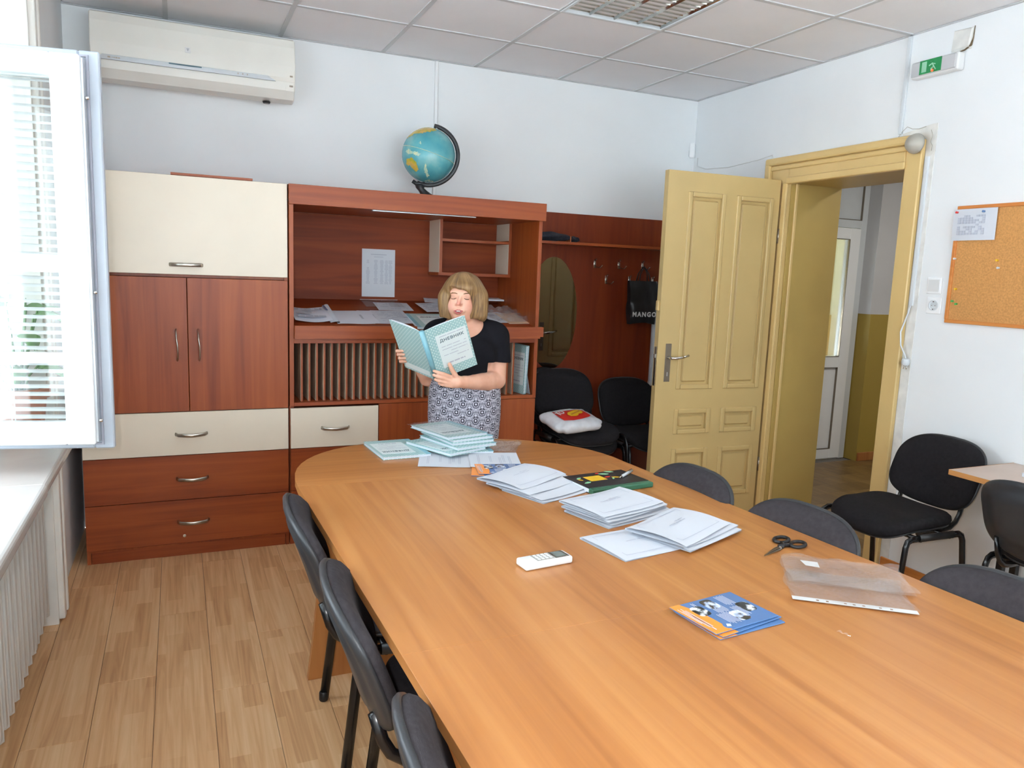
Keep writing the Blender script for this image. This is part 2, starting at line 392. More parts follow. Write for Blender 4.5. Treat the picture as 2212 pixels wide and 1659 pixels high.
blm = MB().prism([(-0.0085, 0.055), (-0.004, 0.03), (-0.001, 0.004), (0.001, 0.004), (0.004, 0.03), (0.0085, 0.055)], -0.058, 0.058, m=lambda a, b, c: (c, a, b)).mesh('cross_blade'); blm.materials.append(M['louvre'])
for k in range(4):
    for q in range(12): link('cross_blade', blm, None, lt, loc=(-0.212+k*0.1415, -0.26+q*0.0473, 0))
for k in range(4):
    obj('tube', MB().tube([(-0.212+k*0.1415, -0.27, 0.068), (-0.212+k*0.1415, 0.27, 0.068)], 0.011, 12), M['white'], lt, True)

# ------------------------------------------------------------------ window with its open sash
w1 = sroot('window_1', (-4.38, 0, 0))
fr = MB()
for y in (-1.30, -1.88, -2.55, -3.2, -3.87): fr.box(-0.02, 0.05, y-0.035, y+0.035, 0.84, 2.60, 0.004)
fr.box(-0.02, 0.05, -3.9, -1.27, 0.82, 0.89, 0.004).box(-0.02, 0.05, -3.9, -1.27, 2.55, 2.62, 0.004).box(-0.02, 0.05, -3.9, -1.27, 2.17, 2.25, 0.004)
obj('window_frame', fr, M['pvc'], w1)
for y0, y1 in ((-1.845, -1.335), (-3.165, -2.585), (-3.835, -3.235)):
    sh = obj('closed_sash', MB().box(0.0, 0.055, y0, y1, 0.89, 0.95, 0.004).box(0, 0.055, y0, y1, 2.11, 2.17, 0.004).box(0, 0.055, y0, y0+0.06, 0.95, 2.11, 0.004).box(0, 0.055, y1-0.06, y1, 0.95, 2.11, 0.004).box(0.005, 0.05, y0+0.06, y1-0.06, 1.49, 1.54, 0.003), M['pvc'], w1)
    obj('pane', MB().box(0.024, 0.030, y0+0.06, y1-0.06, 0.95, 2.11), M['glass'], sh)
for y0, y1 in ((-1.845, -1.335), (-2.515, -1.915), (-3.165, -2.585), (-3.835, -3.235)):
    obj('top_pane', MB().box(0.0, 0.006, y0, y1, 2.25, 2.55), M['glass'], w1)
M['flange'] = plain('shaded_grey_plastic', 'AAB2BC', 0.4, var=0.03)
M['diffuser0'] = plain('grey_rubber', '9A9CA8', 0.6)
# open sash: hinge at the mullion, swung well into the room
SW, SZ0, SZ1 = 0.645, 0.90, 2.166
ex = Vector((0.9798, -0.2, 0)); ey = Vector((0.2, 0.9798, 0))
Ms = frame((-4.38-(-4.38)+0.0, -1.89, 0), ex, ey, (0, 0, 1))
sash = bpy.data.objects.new('open_sash', None); C.objects.link(sash); sash.parent = w1; sash.matrix_local = Ms
def ringbox(mb, x0, x1, z0, z1, wl_, wr, wb_, wt, y0, y1, bv):
    mb.box(x0, x0+wl_, y0, y1, z0, z1, bv).box(x1-wr, x1, y0, y1, z0, z1, bv)
    return mb.box(x0+wl_, x1-wr, y0, y1, z0, z0+wb_, bv).box(x0+wl_, x1-wr, y0, y1, z1-wt, z1, bv)
obj('sash_frame', ringbox(MB(), 0.02, SW-0.045, SZ0+0.022, SZ1-0.022, 0.075, 0.085, 0.075, 0.062, 0.0, 0.045, 0.004), M['pvc'], sash)
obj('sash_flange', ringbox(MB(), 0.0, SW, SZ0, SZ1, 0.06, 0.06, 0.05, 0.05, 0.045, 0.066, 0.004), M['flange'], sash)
obj('lock_strip', MB().box(SW-0.0455, SW-0.038, 0.012, 0.032, SZ0+0.03, SZ1-0.03), M['silver'], sash)
obj('gasket', ringbox(MB(), 0.012, SW-0.03, SZ0+0.014, SZ1-0.014, 0.006, 0.006, 0.006, 0.006, 0.038, 0.046, 0), M['diffuser0'], sash)
for z in (SZ0+0.1, 1.42, 2.02): obj('lock_pin', MB().tube([(SW-0.04, 0.022, z), (SW-0.026, 0.022, z)], 0.006, 10), M['chrome'], sash, True)
for z, h in ((1.48, 0.055), (1.19, 0.034)): obj('glazing_bar', MB().box(0.095, SW-0.13, 0.0, 0.03, z, z+h, 0.004), M['pvc'], sash)
obj('pane', MB().box(0.095, SW-0.13, 0.018, 0.024, SZ0+0.09, SZ1-0.08), M['glass'], sash)
# blind fixed to the room side of the open sash
Mb = frame((-4.38, -1.89, 0), ex, ey, (0, 0, 1))
vb = thing('venetian_blind', 'white slatted blind hanging behind the pane of the open window sash', 'blind', M=Mb)
mbs = MB(); mbs.grid(2, 5, lambda u, v: (0.045+u*0.535, 0.072+v*0.024, 0.004*math.sin(PI*v)-0.004+v*0.010))
slat_me = mbs.mesh('slat', True); slat_me.materials.append(M['white'])
z = SZ0+0.075
while z < SZ1-0.09:
    link('slat', slat_me, None, vb, loc=(0, 0, z)); z += 0.0255
obj('head_rail', MB().box(0.04, 0.585, 0.068, 0.098, SZ1-0.085, SZ1-0.055, 0.003), M['white'], vb)
obj('bottom_rail', MB().box(0.045, 0.58, 0.07, 0.098, SZ0+0.05, SZ0+0.062, 0.003), M['white'], vb)
for x in (0.13, 0.33, 0.5):
    for y in (0.0712, 0.0968): obj('ladder_cord', MB().box(x, x+0.003, y, y+0.0008, SZ0+0.06, SZ1-0.08), M['white'], vb)
# window sill in two stone slabs
sl = sroot('trim_2')
obj('sill_slab', MB().box(-4.36, -3.925, -2.09, -1.2, 0.78, 0.82, 0.012, 3), M['marble'], sl)
obj('sill_slab', MB().box(-4.36, -3.92, -3.9, -2.094, 0.782, 0.826, 0.012, 3), M['marble'], sl)
# second window (behind the viewpoint, part of what lights the room)
w2 = sroot('window_2', (-4.38, 0, 0)); f2 = MB()
for y in (-5.63, -6.57): f2.box(-0.02, 0.05, y-0.035, y+0.035, 0.84, 2.60, 0.004)
f2.box(-0.02, 0.05, -6.6, -5.6, 0.8, 0.89, 0.004).box(-0.02, 0.05, -6.6, -5.6, 2.55, 2.62, 0.004)
obj('window_frame', f2, M['pvc'], w2)
for y0, y1 in ((-6.535, -5.665),): obj('pane', MB().box(0.01, 0.016, y0, y1, 0.89, 2.55), M['glass'], w2)
w3 = sroot('added_rear_window', (0, -7.15, 0)); f3 = MB()  # unseen window added behind the viewpoint for frontal light on the back wall
for x in (-3.865, -2.2, -0.535): f3.box(x-0.035, x+0.035, -0.03, 0.04, 0.84, 2.60, 0.004)
f3.box(-3.9, -0.5, -0.03, 0.04, 0.8, 0.89, 0.004).box(-3.9, -0.5, -0.03, 0.04, 2.55, 2.62, 0.004)
obj('window_frame', f3, M['pvc'], w3)
for x0, x1 in ((-3.83, -2.235), (-2.165, -0.57)): obj('pane', MB().box(x0, x1, 0.0, 0.006, 0.89, 2.55), M['glass'], w3)
# ground outdoors, made pale to bounce sunlight up to the ceiling
M['bounce_ground'] = plain('pale_bounce_paving', 'B4B8BC', 0.95, var=0.12, vs=2)
struct('ground', MB().box(-60, -4.6, -60, 40, -3.2, -3.0).box(-4.6, 30, -60, -7.4, -3.2, -3.0), M['bounce_ground'])

# radiator: cast-iron sections
rad = thing('radiator', 'long white ribbed cast-iron radiator under the window sill', 'radiator', (-4.12, -1.42, 0))
sec = MB()
for xx in (-0.055, 0.055):
    sec.tube([(xx, 0, 0.10), (xx, 0, 0.64)], 0.021, 8, ry=0.030)
sec.tube([(-0.055, 0, 0.64), (-0.03, 0, 0.672), (0.03, 0, 0.672), (0.055, 0, 0.64)], 0.024, 8).tube([(-0.055, 0, 0.115), (-0.03, 0, 0.095), (0.03, 0, 0.095), (0.055, 0, 0.115)], 0.024, 8)
sec.box(-0.05, 0.05, -0.006, 0.006, 0.11, 0.66)
sec.box(0.052, 0.082, -0.020, 0.020, 0.105, 0.65, 0.008, 2)
sm = sec.mesh('radiator_section', True, 40); sm.materials.append(M['rad'])
for k in range(28): link('radiator_section', sm, None, rad, loc=(0, -0.08*k, 0))
for zz in (0.13, 0.63): obj('connecting_pipe', MB().tube([(0, 0.05, zz), (0, -2.2, zz)], 0.02, 10), M['rad'], rad, True)
for yy in (-0.08, -2.0): obj('foot', MB().box(-0.05, 0.05, yy-0.015, yy+0.015, 0, 0.1, 0.004), M['rad'], rad)

# potted plant on the sill behind the sash
pp = thing('potted_plant', 'green leafy plant in a terracotta pot on the sill behind the open sash', 'plant', (-4.10, -1.36, 0.82)); pp.scale = (1.35, 1.35, 1.5)
obj('pot', MB().lathe([(0.05, 0), (0.065, 0.11), (0.075, 0.11), (0.075, 0.135), (0.066, 0.135), (0.06, 0.1), (0.01, 0.1)], 24), M['terra'], pp, True, 40)
obj('soil', MB().lathe([(0.01, 0.098), (0.062, 0.1), (0.01, 0.112)], 16), M['soil'], pp)
for k in range(16):
    a = k*2.4; ln = random.uniform(0.10, 0.19); lean = random.uniform(0.25, 0.85); hz = random.uniform(0.06, 0.26)
    tip = Vector((math.cos(a)*ln*lean, math.sin(a)*ln*lean, 0.11+hz))
    dr = Vector((math.cos(a), math.sin(a), -0.25)); side = Vector((-math.sin(a), math.cos(a), 0))
    lf = MB(); lf.grid(3, 7, lambda u, v: tuple(tip+dr*(v*0.10)+side*((u-0.5)*0.055*math.sin(PI*min(0.98, v*0.93+0.05)))+Vector((0, 0, 0.02*math.sin(PI*v)-0.012*(abs(u-0.5)*2)))))
    lo = obj('leaf', lf, M['leaf'], pp, True)
    obj('stem', MB().tube([(0, 0, 0.10), tuple(tip*0.5+Vector((0, 0, 0.07))), tuple(tip)], 0.003, 6), M['leaf'], lo, True)

# ------------------------------------------------------------------ doorway, casing, corridor
dw = sroot('trim_3', (0, 0, 0))
# left upright (hinge side), right upright, head: a flat board with raised outer and inner mouldings
obj('jamb_left', MB().box(-0.03, 0.0, -1.02, -0.835, 0, 2.31, 0.004), M['door2'], dw)
obj('outer_moulding', MB().box(-0.06, -0.028, -0.875, -0.83, 0, 2.31, 0.01, 2), M['door2'], dw)
obj('inner_bead', MB().box(-0.045, -0.028, -1.025, -0.985, 0, 2.15, 0.008, 2), M['door2'], dw)
obj('jamb_right', MB().box(-0.03, 0.0, -1.945, -1.85, 0, 2.29, 0.005), M['door2'], dw)
obj('head_board', MB().box(-0.032, 0.0, -1.85, -1.02, 2.145, 2.31, 0.004), M['door2'], dw)
obj('head_moulding', MB().box(-0.062, -0.03, -1.93, -0.832, 2.265, 2.312, 0.012, 2), M['door2'], dw)
obj('head_cove', MB().box(-0.045, -0.03, -1.90, -0.87, 2.235, 2.265, 0.008, 2), M['door2'], dw)
obj('head_bead', MB().box(-0.045, -0.03, -1.86, -1.01, 2.145, 2.185, 0.007, 2), M['door2'], dw)
rv = MB().box(0.0, 0.42, -1.022, -0.998, 0, 2.152).box(0.0, 0.42, -1.872, -1.85, 0, 2.152).box(0.0, 0.42, -1.872, -0.998, 2.15, 2.172)
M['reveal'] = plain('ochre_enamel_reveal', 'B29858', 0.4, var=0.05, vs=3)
obj('reveal_lining', rv, M['reveal'], dw)
obj('door_stop', MB().box(0.03, 0.05, -1.034, -1.022, 0, 2.15, 0.003).box(0.03, 0.05, -1.85, -1.838, 0, 2.15, 0.003), M['door2'], dw)
obj('threshold', MB().box(0.0, 0.42, -1.85, -1.022, -0.01, 0.004), M['cfloor'], dw)
obj('plaster_edge', MB().box(-0.004, 0.0, -2.0, -1.945, 0.02, 2.33, 0.0015), M['wallw'], dw)
obj('broken_plaster', MB().prism([(-1.96, 2.29), (-1.9, 2.31), (-1.80, 2.325), (-1.80, 2.335), (-1.97, 2.36), (-2.0, 2.36), (-2.0, 2.22), (-1.97, 2.2)], -0.005, 0.0, m=lambda a, b, c: (c, a, b)), M['wallw'], dw)

cfl = struct('floor_corridor', MB().box(0.42, 4.2, -5.0, 0.3, -0.06, -0.006), M['seam'])
pm2 = plank_mesh(1.29-0.0012, 0.19-0.0012)
cp = MB().box(-0.644, 0.644, -0.0944, 0.0944, -0.006, 0.0, 0.001).mesh('floor_plank'); cp.materials.append(M['cfloor'])
k = 0
y = 0.0
while y > -3.2:
    x = 0.42-0.4*(k % 3)
    while x < 3.3:
        if x >= 0.42 and x+1.29 < 4.2: link('floor_plank', cp, None, cfl, loc=(x+0.645, y-0.095, 0))
        else:
            a, b_ = max(x, 0.42), min(x+1.29, 4.19)
            q = MB().box(-(b_-a)/2+0.0006, (b_-a)/2-0.0006, -0.0944, 0.0944, -0.006, 0.0, 0.001).mesh('floor_plank'); q.materials.append(M['cfloor'])
            link('floor_plank', q, None, cfl, loc=((a+b_)/2, y-0.095, 0))
        x += 1.29
    y -= 0.19; k += 1
M['cwall'] = plain('corridor_wall_paint', 'C9C9CB', 0.8, var=0.04, vs=2)
M['cdado'] = plain('corridor_yellow_dado', 'A98F3E', 0.5, var=0.04, vs=2)
struct('wall_corridor_end', MB().box(0.42, 1.0, 0.085, 0.25, 0, 2.95).box(1.92, 4.2, -0.04, 0.25, 1.295, 2.95).box(0.42, 1.95, 0.085, 0.25, 2.5, 2.95), M['cwall'])
struct('wall_corridor_dado', MB().box(1.925, 4.2, -0.045, 0.24, 0, 1.295).box(0.42, 1.0, 0.08, 0.24, 0, 1.295), M['cdado'])
struct('wall_corridor_column', MB().box(2.34, 2.9, -0.10, -0.04, 0, 2.95), M['cwall'])
struct('wall_corridor_far', MB().box(3.3, 3.5, -5.0, 0.2, 0, 2.95), M['cwall'])
struct('wall_corridor_near', MB().box(0.42, 4.2, -5.2, -5.0, 0, 2.95), M['cwall'])
struct('ceiling_corridor', MB().box(0.42, 4.2, -5.2, 0.25, 2.95, 3.0), M['ceil'])
struct('baseboard_corridor', MB().box(1.93, 3.3, -0.06, -0.045, 0, 0.075, 0.003), M['table_v'])
# white plastic corridor door with two glazed fields and a solid one
d2 = sroot('door_2', (0.98, 0.085, 0))
obj('door_frame', MB().box(0.0, 0.07, 0, 0.06, 0, 2.5, 0.003).box(0.87, 0.94, 0, 0.06, 0, 2.5, 0.003).box(0.07, 0.87, 0, 0.06, 2.02, 2.09, 0.003).box(0.07, 0.87, 0, 0.06, 2.43, 2.5, 0.003), M['pvc_grey'], d2)
lf = obj('door_leaf', MB().box(0.075, 0.19, -0.012, 0.045, 0.01, 2.015, 0.003).box(0.745, 0.865, -0.012, 0.045, 0.01, 2.015, 0.003).box(0.19, 0.745, -0.012, 0.045, 0.01, 0.10, 0.003).box(0.19, 0.745, -0.012, 0.045, 0.82, 0.92, 0.003).box(0.19, 0.745, -0.012, 0.045, 1.92, 2.015, 0.003), M['pvc'], d2)
obj('lower_panel', MB().box(0.19, 0.745, 0.005, 0.03, 0.10, 0.82), M['pvc'], lf)
obj('gasket', ringbox(MB(), 0.186, 0.749, 0.096, 0.824, 0.005, 0.005, 0.005, 0.005, -0.013, 0.006, 0).box(0.186, 0.749, -0.013, 0.006, 0.915, 0.921).box(0.186, 0.749, -0.013, 0.006, 1.919, 1.925).box(0.744, 0.75, -0.013, 0.006, 0.92, 1.92).box(0.186, 0.191, -0.013, 0.006, 0.92, 1.92), M['dark_steel'], lf)
obj('pane', MB().box(0.19, 0.745, 0.012, 0.018, 0.92, 1.92), M['glass'], lf)
obj('transom_panel', MB().box(0.07, 0.87, 0.015, 0.03, 2.09, 2.43), M['pvc_grey'], d2)
obj('transom_gasket', ringbox(MB(), 0.066, 0.874, 2.086, 2.434, 0.006, 0.006, 0.006, 0.006, -0.002, 0.016, 0), M['dark_steel'], d2)
# the room seen through that pane: pale wall over a yellow dado
M['dim'] = plain('far_room_wall', 'E8E6C8', 0.8, var=0.02); M['dim2'] = plain('far_room_dado', 'D8AE2E', 0.6, var=0.03)
struct('wall_far_room', MB().box(0.6, 3.2, 1.6, 1.7, 1.2, 2.95).box(0.5, 0.6, 0.3, 1.7, 1.2, 2.95).box(3.2, 3.3, 0.3, 1.7, 0, 2.95), M['dim'])
struct('wall_far_room_dado', MB().box(0.6, 3.2, 1.59, 1.7, 0, 1.2), M['dim2'])
struct('floor_far_room', MB().box(0.5, 3.3, 0.25, 1.7, -0.06, 0.0), M['cfloor'])
struct('ceiling_far_room', MB().box(0.5, 3.3, 0.25, 1.7, 2.95, 3.0), M['ceil'])
area('far_room_lamp_light', (1.9, 0.95, 2.9), (0, 0, 0), 0.5, 0.5, 9, (1, 0.97, 0.85))

# door leaf, swung open into the room
Ld = 0.815
dd = Vector((0.862, -0.045, 0)).normalized()             # free edge to hinge
Md = frame(Vector((-0.05, -0.98, 0.0))-dd*Ld, dd, (-dd.y, dd.x, 0), (0, 0, 1))   # local x from the free edge, local y away from the room
d1 = bpy.data.objects.new('door_1', None); C.objects.link(d1); d1.matrix_world = Md; d1['kind'] = 'structure'
DT, Z0, Z1 = 0.042, 0.012, 2.17
cols = [(0.145, 0.415), (0.495, 0.77)]; rows_ = [(0.15, 0.475), (0.57, 0.73), (0.855, 2.055)]
st = MB()
st.box(0, cols[0][0], 0, DT, Z0, Z1).box(cols[0][1], cols[1][0], 0, DT, Z0, Z1).box(cols[1][1], Ld, 0, DT, Z0, Z1)
for c in cols:
    for a, b_ in ((Z0, rows_[0][0]), (rows_[0][1], rows_[1][0]), (rows_[1][1], rows_[2][0]), (rows_[2][1], Z1)): st.box(c[0], c[1], 0, DT, a, b_)
leaf = obj('door_leaf', st, M['door'], d1)
for c in cols:
    for a, b_ in rows_:
        po = obj('door_panel', MB().box(c[0], c[1], 0.016, 0.026, a, b_), M['door'], d1)
        obj('raised_field', MB().box(c[0]+0.044, c[1]-0.044, 0.006, 0.036, a+0.044, b_-0.044, 0.009), M['door'], po)
        fd = MB()
        for s, y0 in ((1, 0.0), (-1, DT)):
            for (x0, x1, z0, z1) in ((c[0], c[0]+0.03, a, b_), (c[1]-0.03, c[1], a, b_), (c[0]+0.03, c[1]-0.03, a, a+0.03), (c[0]+0.03, c[1]-0.03, b_-0.03, b_)):
                fd.box(x0, x1, min(y0-0.007*s, y0+0.017*s), max(y0-0.007*s, y0+0.017*s), z0, z1, 0.006, 2)
        obj('moulding', fd, M['door'], po)
for s in (-1, 1):
    y = -0.004 if s < 0 else DT
    pl = obj('handle_plate', MB().box(0.055, 0.095, y, y+0.004, 0.905, 1.14, 0.001), M['dark_steel'], d1)
    yy = y if s < 0 else y+0.004
    obj('door_handle', MB().tube([(0.075, yy, 1.055), (0.075, yy+s*0.045, 1.055), (0.095, yy+s*0.052, 1.056), (0.14, yy+s*0.052, 1.060), (0.19, yy+s*0.05, 1.072)], [0.009, 0.009, 0.010, 0.009, 0.008], 10), M['chrome'], pl, True)
    obj('keyhole', MB().box(0.073, 0.077, yy-0.0006 if s < 0 else yy, yy if s < 0 else yy+0.0006, 0.94, 0.965), M['white'], pl)
obj('lock_edge_plate', MB().box(-0.002, 0.0, 0.01, 0.032, 0.88, 1.12), M['steel'], d1)
obj('latch', MB().box(-0.010, 0.0, 0.015, 0.027, 1.05, 1.075, 0.002), M['chrome'], d1)
obj('bolt_stop', MB().box(-0.014, 0.0, 0.008, 0.034, 1.34, 1.40, 0.003), M['door2'], d1)
for z in (0.3, 1.78): obj('hinge', MB().tube([(Ld+0.008, -0.006, z), (Ld+0.008, -0.006, z+0.09)], 0.008, 10), M['dark_steel'], d1, True)
# ------------------------------------------------------------------ conference table
tb = thing('conference_table', 'long orange alder conference table with a rounded end', 'table', (-2.44, -3.4, 0))
OY = -3.4; OX = -2.44
def tp(x, y): return (x-OX, y-OY)
def xl(y): return -3.157+(-2.1-y)*0.020
def xr(y): return -1.795+(-2.1-y)*0.060
TT, TH = 0.75, 0.026
def end_curve(n=28):
    out = []
    for k in range(n+1):
        t = PI*k/n
        cxm = (xl(-2.09)+xr(-2.09))/2; a = (xr(-2.09)-xl(-2.09))/2
        e = 0.86
        px = cxm-a*math.copysign(abs(math.cos(t))**e, math.cos(t)); py = -2.09+0.625*abs(math.sin(t))**e
        out.append((px, py-0.055*(px-cxm)/a*abs(math.sin(t))))
    return out
obj('rounded_end_top', MB().prism([tp(*q) for q in end_curve()][::-1], TT-TH, TT, 0.0008), M['table_x'], tb)
def seg(y0, y1): return [tp(xl(y0), y0), tp(xl(y1), y1), tp(xr(y1), y1), tp(xr(y0), y0)]
obj('tabletop_panel', MB().prism(seg(-2.0904, -3.3685), TT-TH, TT, 0.0004), M['table'], tb)
obj('tabletop_panel', MB().prism(seg(-3.3689, -4.65), TT-TH, TT, 0.0004), M['table'], tb)
yb = -4.6512
e2 = [(xl(yb), yb)]+[((xl(yb)+xr(yb))/2-(xr(yb)-xl(yb))/2*math.cos(PI*k/24), yb-0.62*math.sin(PI*k/24)) for k in range(1, 24)]+[(xr(yb), yb)]
obj('rounded_end_top', MB().prism([tp(*q) for q in e2], TT-TH, TT, 0.003), M['table_x'], tb)
def legpanel(y):
    xa, xb = xl(y)+0.055, xr(y)-0.055; zz = TT-TH
    L = [(xa-0.02*(1-4*(k/10-0.5)**2*0)-0.05*((1-k/10)**2)+0.05, k/10*zz) for k in range(11)]
    Rr = [(xb-0.05+0.05*((1-k/10)**2)+0.02, k/10*zz) for k in range(11)]
    pts = [(x-OX, z) for x, z in L]+[(x-OX, z) for x, z in Rr[::-1]]
    return MB().prism(pts[::-1], y-OY-0.014, y-OY+0.014, m=lambda a, b, c: (a, c, b))
for y in (-2.07, -3.368, -4.67): obj('leg_panel', legpanel(y), M['table_v'], tb)
obj('stretcher_board', MB().box(-0.013, 0.013, -4.65-OY, -2.09-OY, 0.30, 0.62, 0.002), M['table_v'], tb)

# ------------------------------------------------------------------ visitor chairs
def make_chair(label, fab):
    t = thing('visitor_chair', label, 'chair')
    def seatf(u, v, d):
        z = 0.447+0.014*(u/0.22)**2-0.045*max(0.0, (v-0.05)/0.16)**2+0.012*max(0.0, -v/0.2)
        return (u, v+0.01, z+d)
    obj('seat', MB().pad(0.45, 0.42, [(0.004, 0.0), (0.0, 0.012), (0.004, 0.030), (0.018, 0.044), (0.045, 0.050)], 0.06, seatf, 56), fab, t, True)
    obj('seat_pan', MB().pad(0.44, 0.41, [(0.02, -0.016), (0.004, -0.010), (0.0, -0.001)], 0.06, seatf, 48), M['shell'], t, True)
    def backf(u, v, d):
        k = (v+0.15)/0.30
        bow = 0.030*(u/0.235)**2
        return (u, -0.240-0.080*k-0.035*k*k+bow+d*1.0, 0.655+v+0.018*(1-(u/0.235)**2)*(1 if v > 0 else -0.9)*abs(v)/0.15)
    obj('backrest', MB().pad(0.468, 0.296, [(0.004, 0.0), (0.002, 0.012), (0.008, 0.024), (0.024, 0.034), (0.055, 0.038)], 0.065, backf, 64), fab, t, True)
    obj('back_shell', MB().pad(0.472, 0.300, [(0.10, -0.028), (0.055, -0.027), (0.05, -0.021), (0.02, -0.019), (0.006, -0.013), (0.0, -0.004), (0.001, 0.004)], 0.066, backf, 64), M['shell'], t, True)
    for s in (-1, 1):
        x0, x1 = s*0.247, s*0.262
        f1 = obj('leg', MB().tube([(x0, 0.10, 0.435), (x0, 0.15, 0.434), (x0, 0.172, 0.424), (x0*1.005, 0.182, 0.40), (x1, 0.235, 0.012)], 0.0105, 12, ry=0.016), M['tubeb'], t, True)
        f2 = obj('leg', MB().tube([(x0, -0.10, 0.435), (x0, -0.14, 0.434), (x0, -0.160, 0.424), (x0*1.005, -0.170, 0.40), (x1, -0.215, 0.012)], 0.0105, 12, ry=0.016), M['tubeb'], t, True)
        for q, y in ((f1, 0.2365), (f2, -0.217)):
            obj('rubber_foot', MB().lathe([(0.014, 0.0), (0.016, 0.004), (0.016, 0.03), (0.013, 0.034)], 12, m=lambda a, b, c, x1=x1, y=y: (a+x1, b+y, c)), M['black'], q, True, 40)
        obj('side_rail', MB().tube([(x0, 0.105, 0.435), (x0, -0.105, 0.435)], 0.012, 12, ry=0.0175), M['black'], t, True)
        obj('back_bracket', MB().tube([(s*0.165, 0.02, 0.427), (s*0.165, -0.15, 0.427), (s*0.165, -0.19, 0.433), (s*0.165, -0.222, 0.455), (s*0.165, -0.242, 0.49), (s*0.165, -0.262, 0.56)], 0.0085, 10, ry=0.015), M['tubeb'], t, True)
    for y in (0.09, -0.09): obj('cross_bar', MB().tube([(-0.247, y, 0.425), (0.247, y, 0.425)], 0.010, 10), M['tubeb'], t, True)
    return t
chair_g = make_chair('black office chair with a charcoal back, tucked under the left table side nearest the rounded end', M['fabric_g'])
chair_b = make_chair('black fabric chair facing the room beside the open doorway at the right wall', M['fabric'])
def place(first, proto, x, y, rz, label, group, z=0):
    o = proto if first else copy_tree(proto)
    o.location = (x, y, z); o.rotation_euler = (0, 0, rz); tag(o, label, 'chair', group)
    return o
GL = 'charcoal chairs along the conference table'
# chair front is local +y: facing +x means -90 degrees
place(True, chair_g, -2.893, -2.51, R(-94), 'charcoal chair on the left of the table, closest to the tall cupboard', GL)
place(False, chair_g, -2.883, -3.11, R(-95), 'charcoal chair on the left of the table, between two others in its row', GL)
place(False, chair_g, -2.875, -3.77, R(-94), 'charcoal chair on the left of the table, closest to the camera', GL)
place(False, chair_g, -2.06, -2.52, R(93), 'charcoal chair back above the table edge in front of the open ochre door', GL)
place(False, chair_g, -2.012, -3.03, R(93), 'charcoal chair back above the table edge beside the scissors', GL)
place(False, chair_g, -1.965, -3.66, R(92), 'charcoal chair back above the table edge beside the plastic pockets', GL)
GB = 'black chairs standing along the walls'
place(True, chair_b, -0.44, -2.33, R(88), 'black chair facing the room at the right wall, next to the doorway', GB)
place(False, chair_b, -0.28, -3.06, R(-88), 'black chair seen from behind, pushed up to the small wall table', GB)
place(False, chair_b, -0.62, -0.52, R(180), 'black chair against the coat rack board, half behind the open door', GB)
place(False, chair_b, -1.15, -0.51, R(180), 'lower black chair of the stack beside the wall unit', GB)
place(False, chair_b, -1.155, -0.535, R(180), 'upper black chair of the stack, carrying the white carrier bag', GB, z=0.075)

# small table at the right wall
stb = thing('side_table', 'small beige laminate table with an orange edge at the right wall', 'table', (-0.235, -3.1, 0))
M['lam'] = plain('beige_table_laminate', 'C5AFA0', 0.35, var=0.05, vs=5)
obj('tabletop', MB().box(-0.215, 0.225, -0.5, 0.5, 0.728, 0.75, 0.001), M['lam'], stb)
obj('edge_band', MB().box(-0.2165, -0.215, -0.5, 0.5, 0.728, 0.7505).box(-0.215, 0.225, 0.5, 0.5015, 0.728, 0.7505), M['table_edge'], stb)
for x, y in ((-0.19, -0.47), (0.20, -0.47), (0.20, 0.42), (0.10, 0.42)):
    if True: obj('leg', MB().box(x-0.015, x+0.015, y-0.015, y+0.015, 0, 0.728, 0.003), M['tubeb'], stb)
nbk = thing('paper_pad', 'white pad lying on the small beige table', 'paper', (-0.12, -2.86, 0.7505), (0, 0, 0.2))
obj('pages', MB().box(-0.105, 0.105, -0.1, 0.1, 0.0, 0.014, 0.001), M['paper'], nbk)
obj('cover', MB().box(-0.107, 0.107, -0.102, 0.102, 0.0142, 0.0152), M['pvc_grey'], nbk)

# ------------------------------------------------------------------ tall cupboard
def handle(parent, x, z, vertical=False, y=0.0, L=0.15, name='handle', curve=0.0):
    if vertical: p = [(x, y, z-L/2), (x+0.003, y-0.018, z-L/2+0.012), (x+0.003, y-0.027, z-0.03), (x+0.002, y-0.03, z), (x-0.002, y-0.027, z+0.03), (x-0.003, y-0.018, z+L/2-0.012), (x-0.003, y, z+L/2)]
    else: p = [(x-L/2, y, z+curve), (x-L/2+0.012, y-0.018, z), (x-0.03, y-0.027, z-curve*0.6), (x, y-0.03, z-curve), (x+0.03, y-0.027, z-curve*0.6), (x+L/2-0.012, y-0.018, z), (x+L/2, y, z+curve)]
    return obj(name, MB().tube(p, 0.0045, 12, ry=0.0095), M['steel'], parent, True)
cb = thing('tall_cupboard', 'tall cupboard with a vanilla flap, two cherry doors and three wide drawers', 'cupboard', (-3.49, -0.64, 0))
CX, CW, CD = -3.49, 0.49, 0.64
def cabx(a, b): return a-CX, b-CX
carc = MB().box(-0.49, -0.472, 0.018, 0.635, 0, 1.944).box(0.472, 0.49, 0.018, 0.635, 0, 1.944).box(-0.472, 0.472, 0.018, 0.635, 1.926, 1.944).box(-0.472, 0.472, 0.018, 0.635, 0.06, 0.078).box(-0.472, 0.472, 0.62, 0.635, 0.078, 1.926).box(-0.472, 0.472, 0.03, 0.62, 0.765, 0.783).box(-0.472, 0.472, 0.03, 0.62, 1.45, 1.468)
obj('carcass', carc, M['red_v'], cb)
fp = obj('flap_door', MB().box(-0.489, 0.487, 0, 0.018, 1.464, 1.942, 0.0012), M['beige'], cb); handle(fp, 0.0, 1.512)
for x0, x1, hx in ((-0.489, -0.0015, -0.052), (0.0015, 0.487, 0.050)):
    dr = obj('door', MB().box(x0, x1, 0, 0.018, 0.772, 1.448, 0.0012), M['red_v'], cb); handle(dr, hx, 1.112, True)
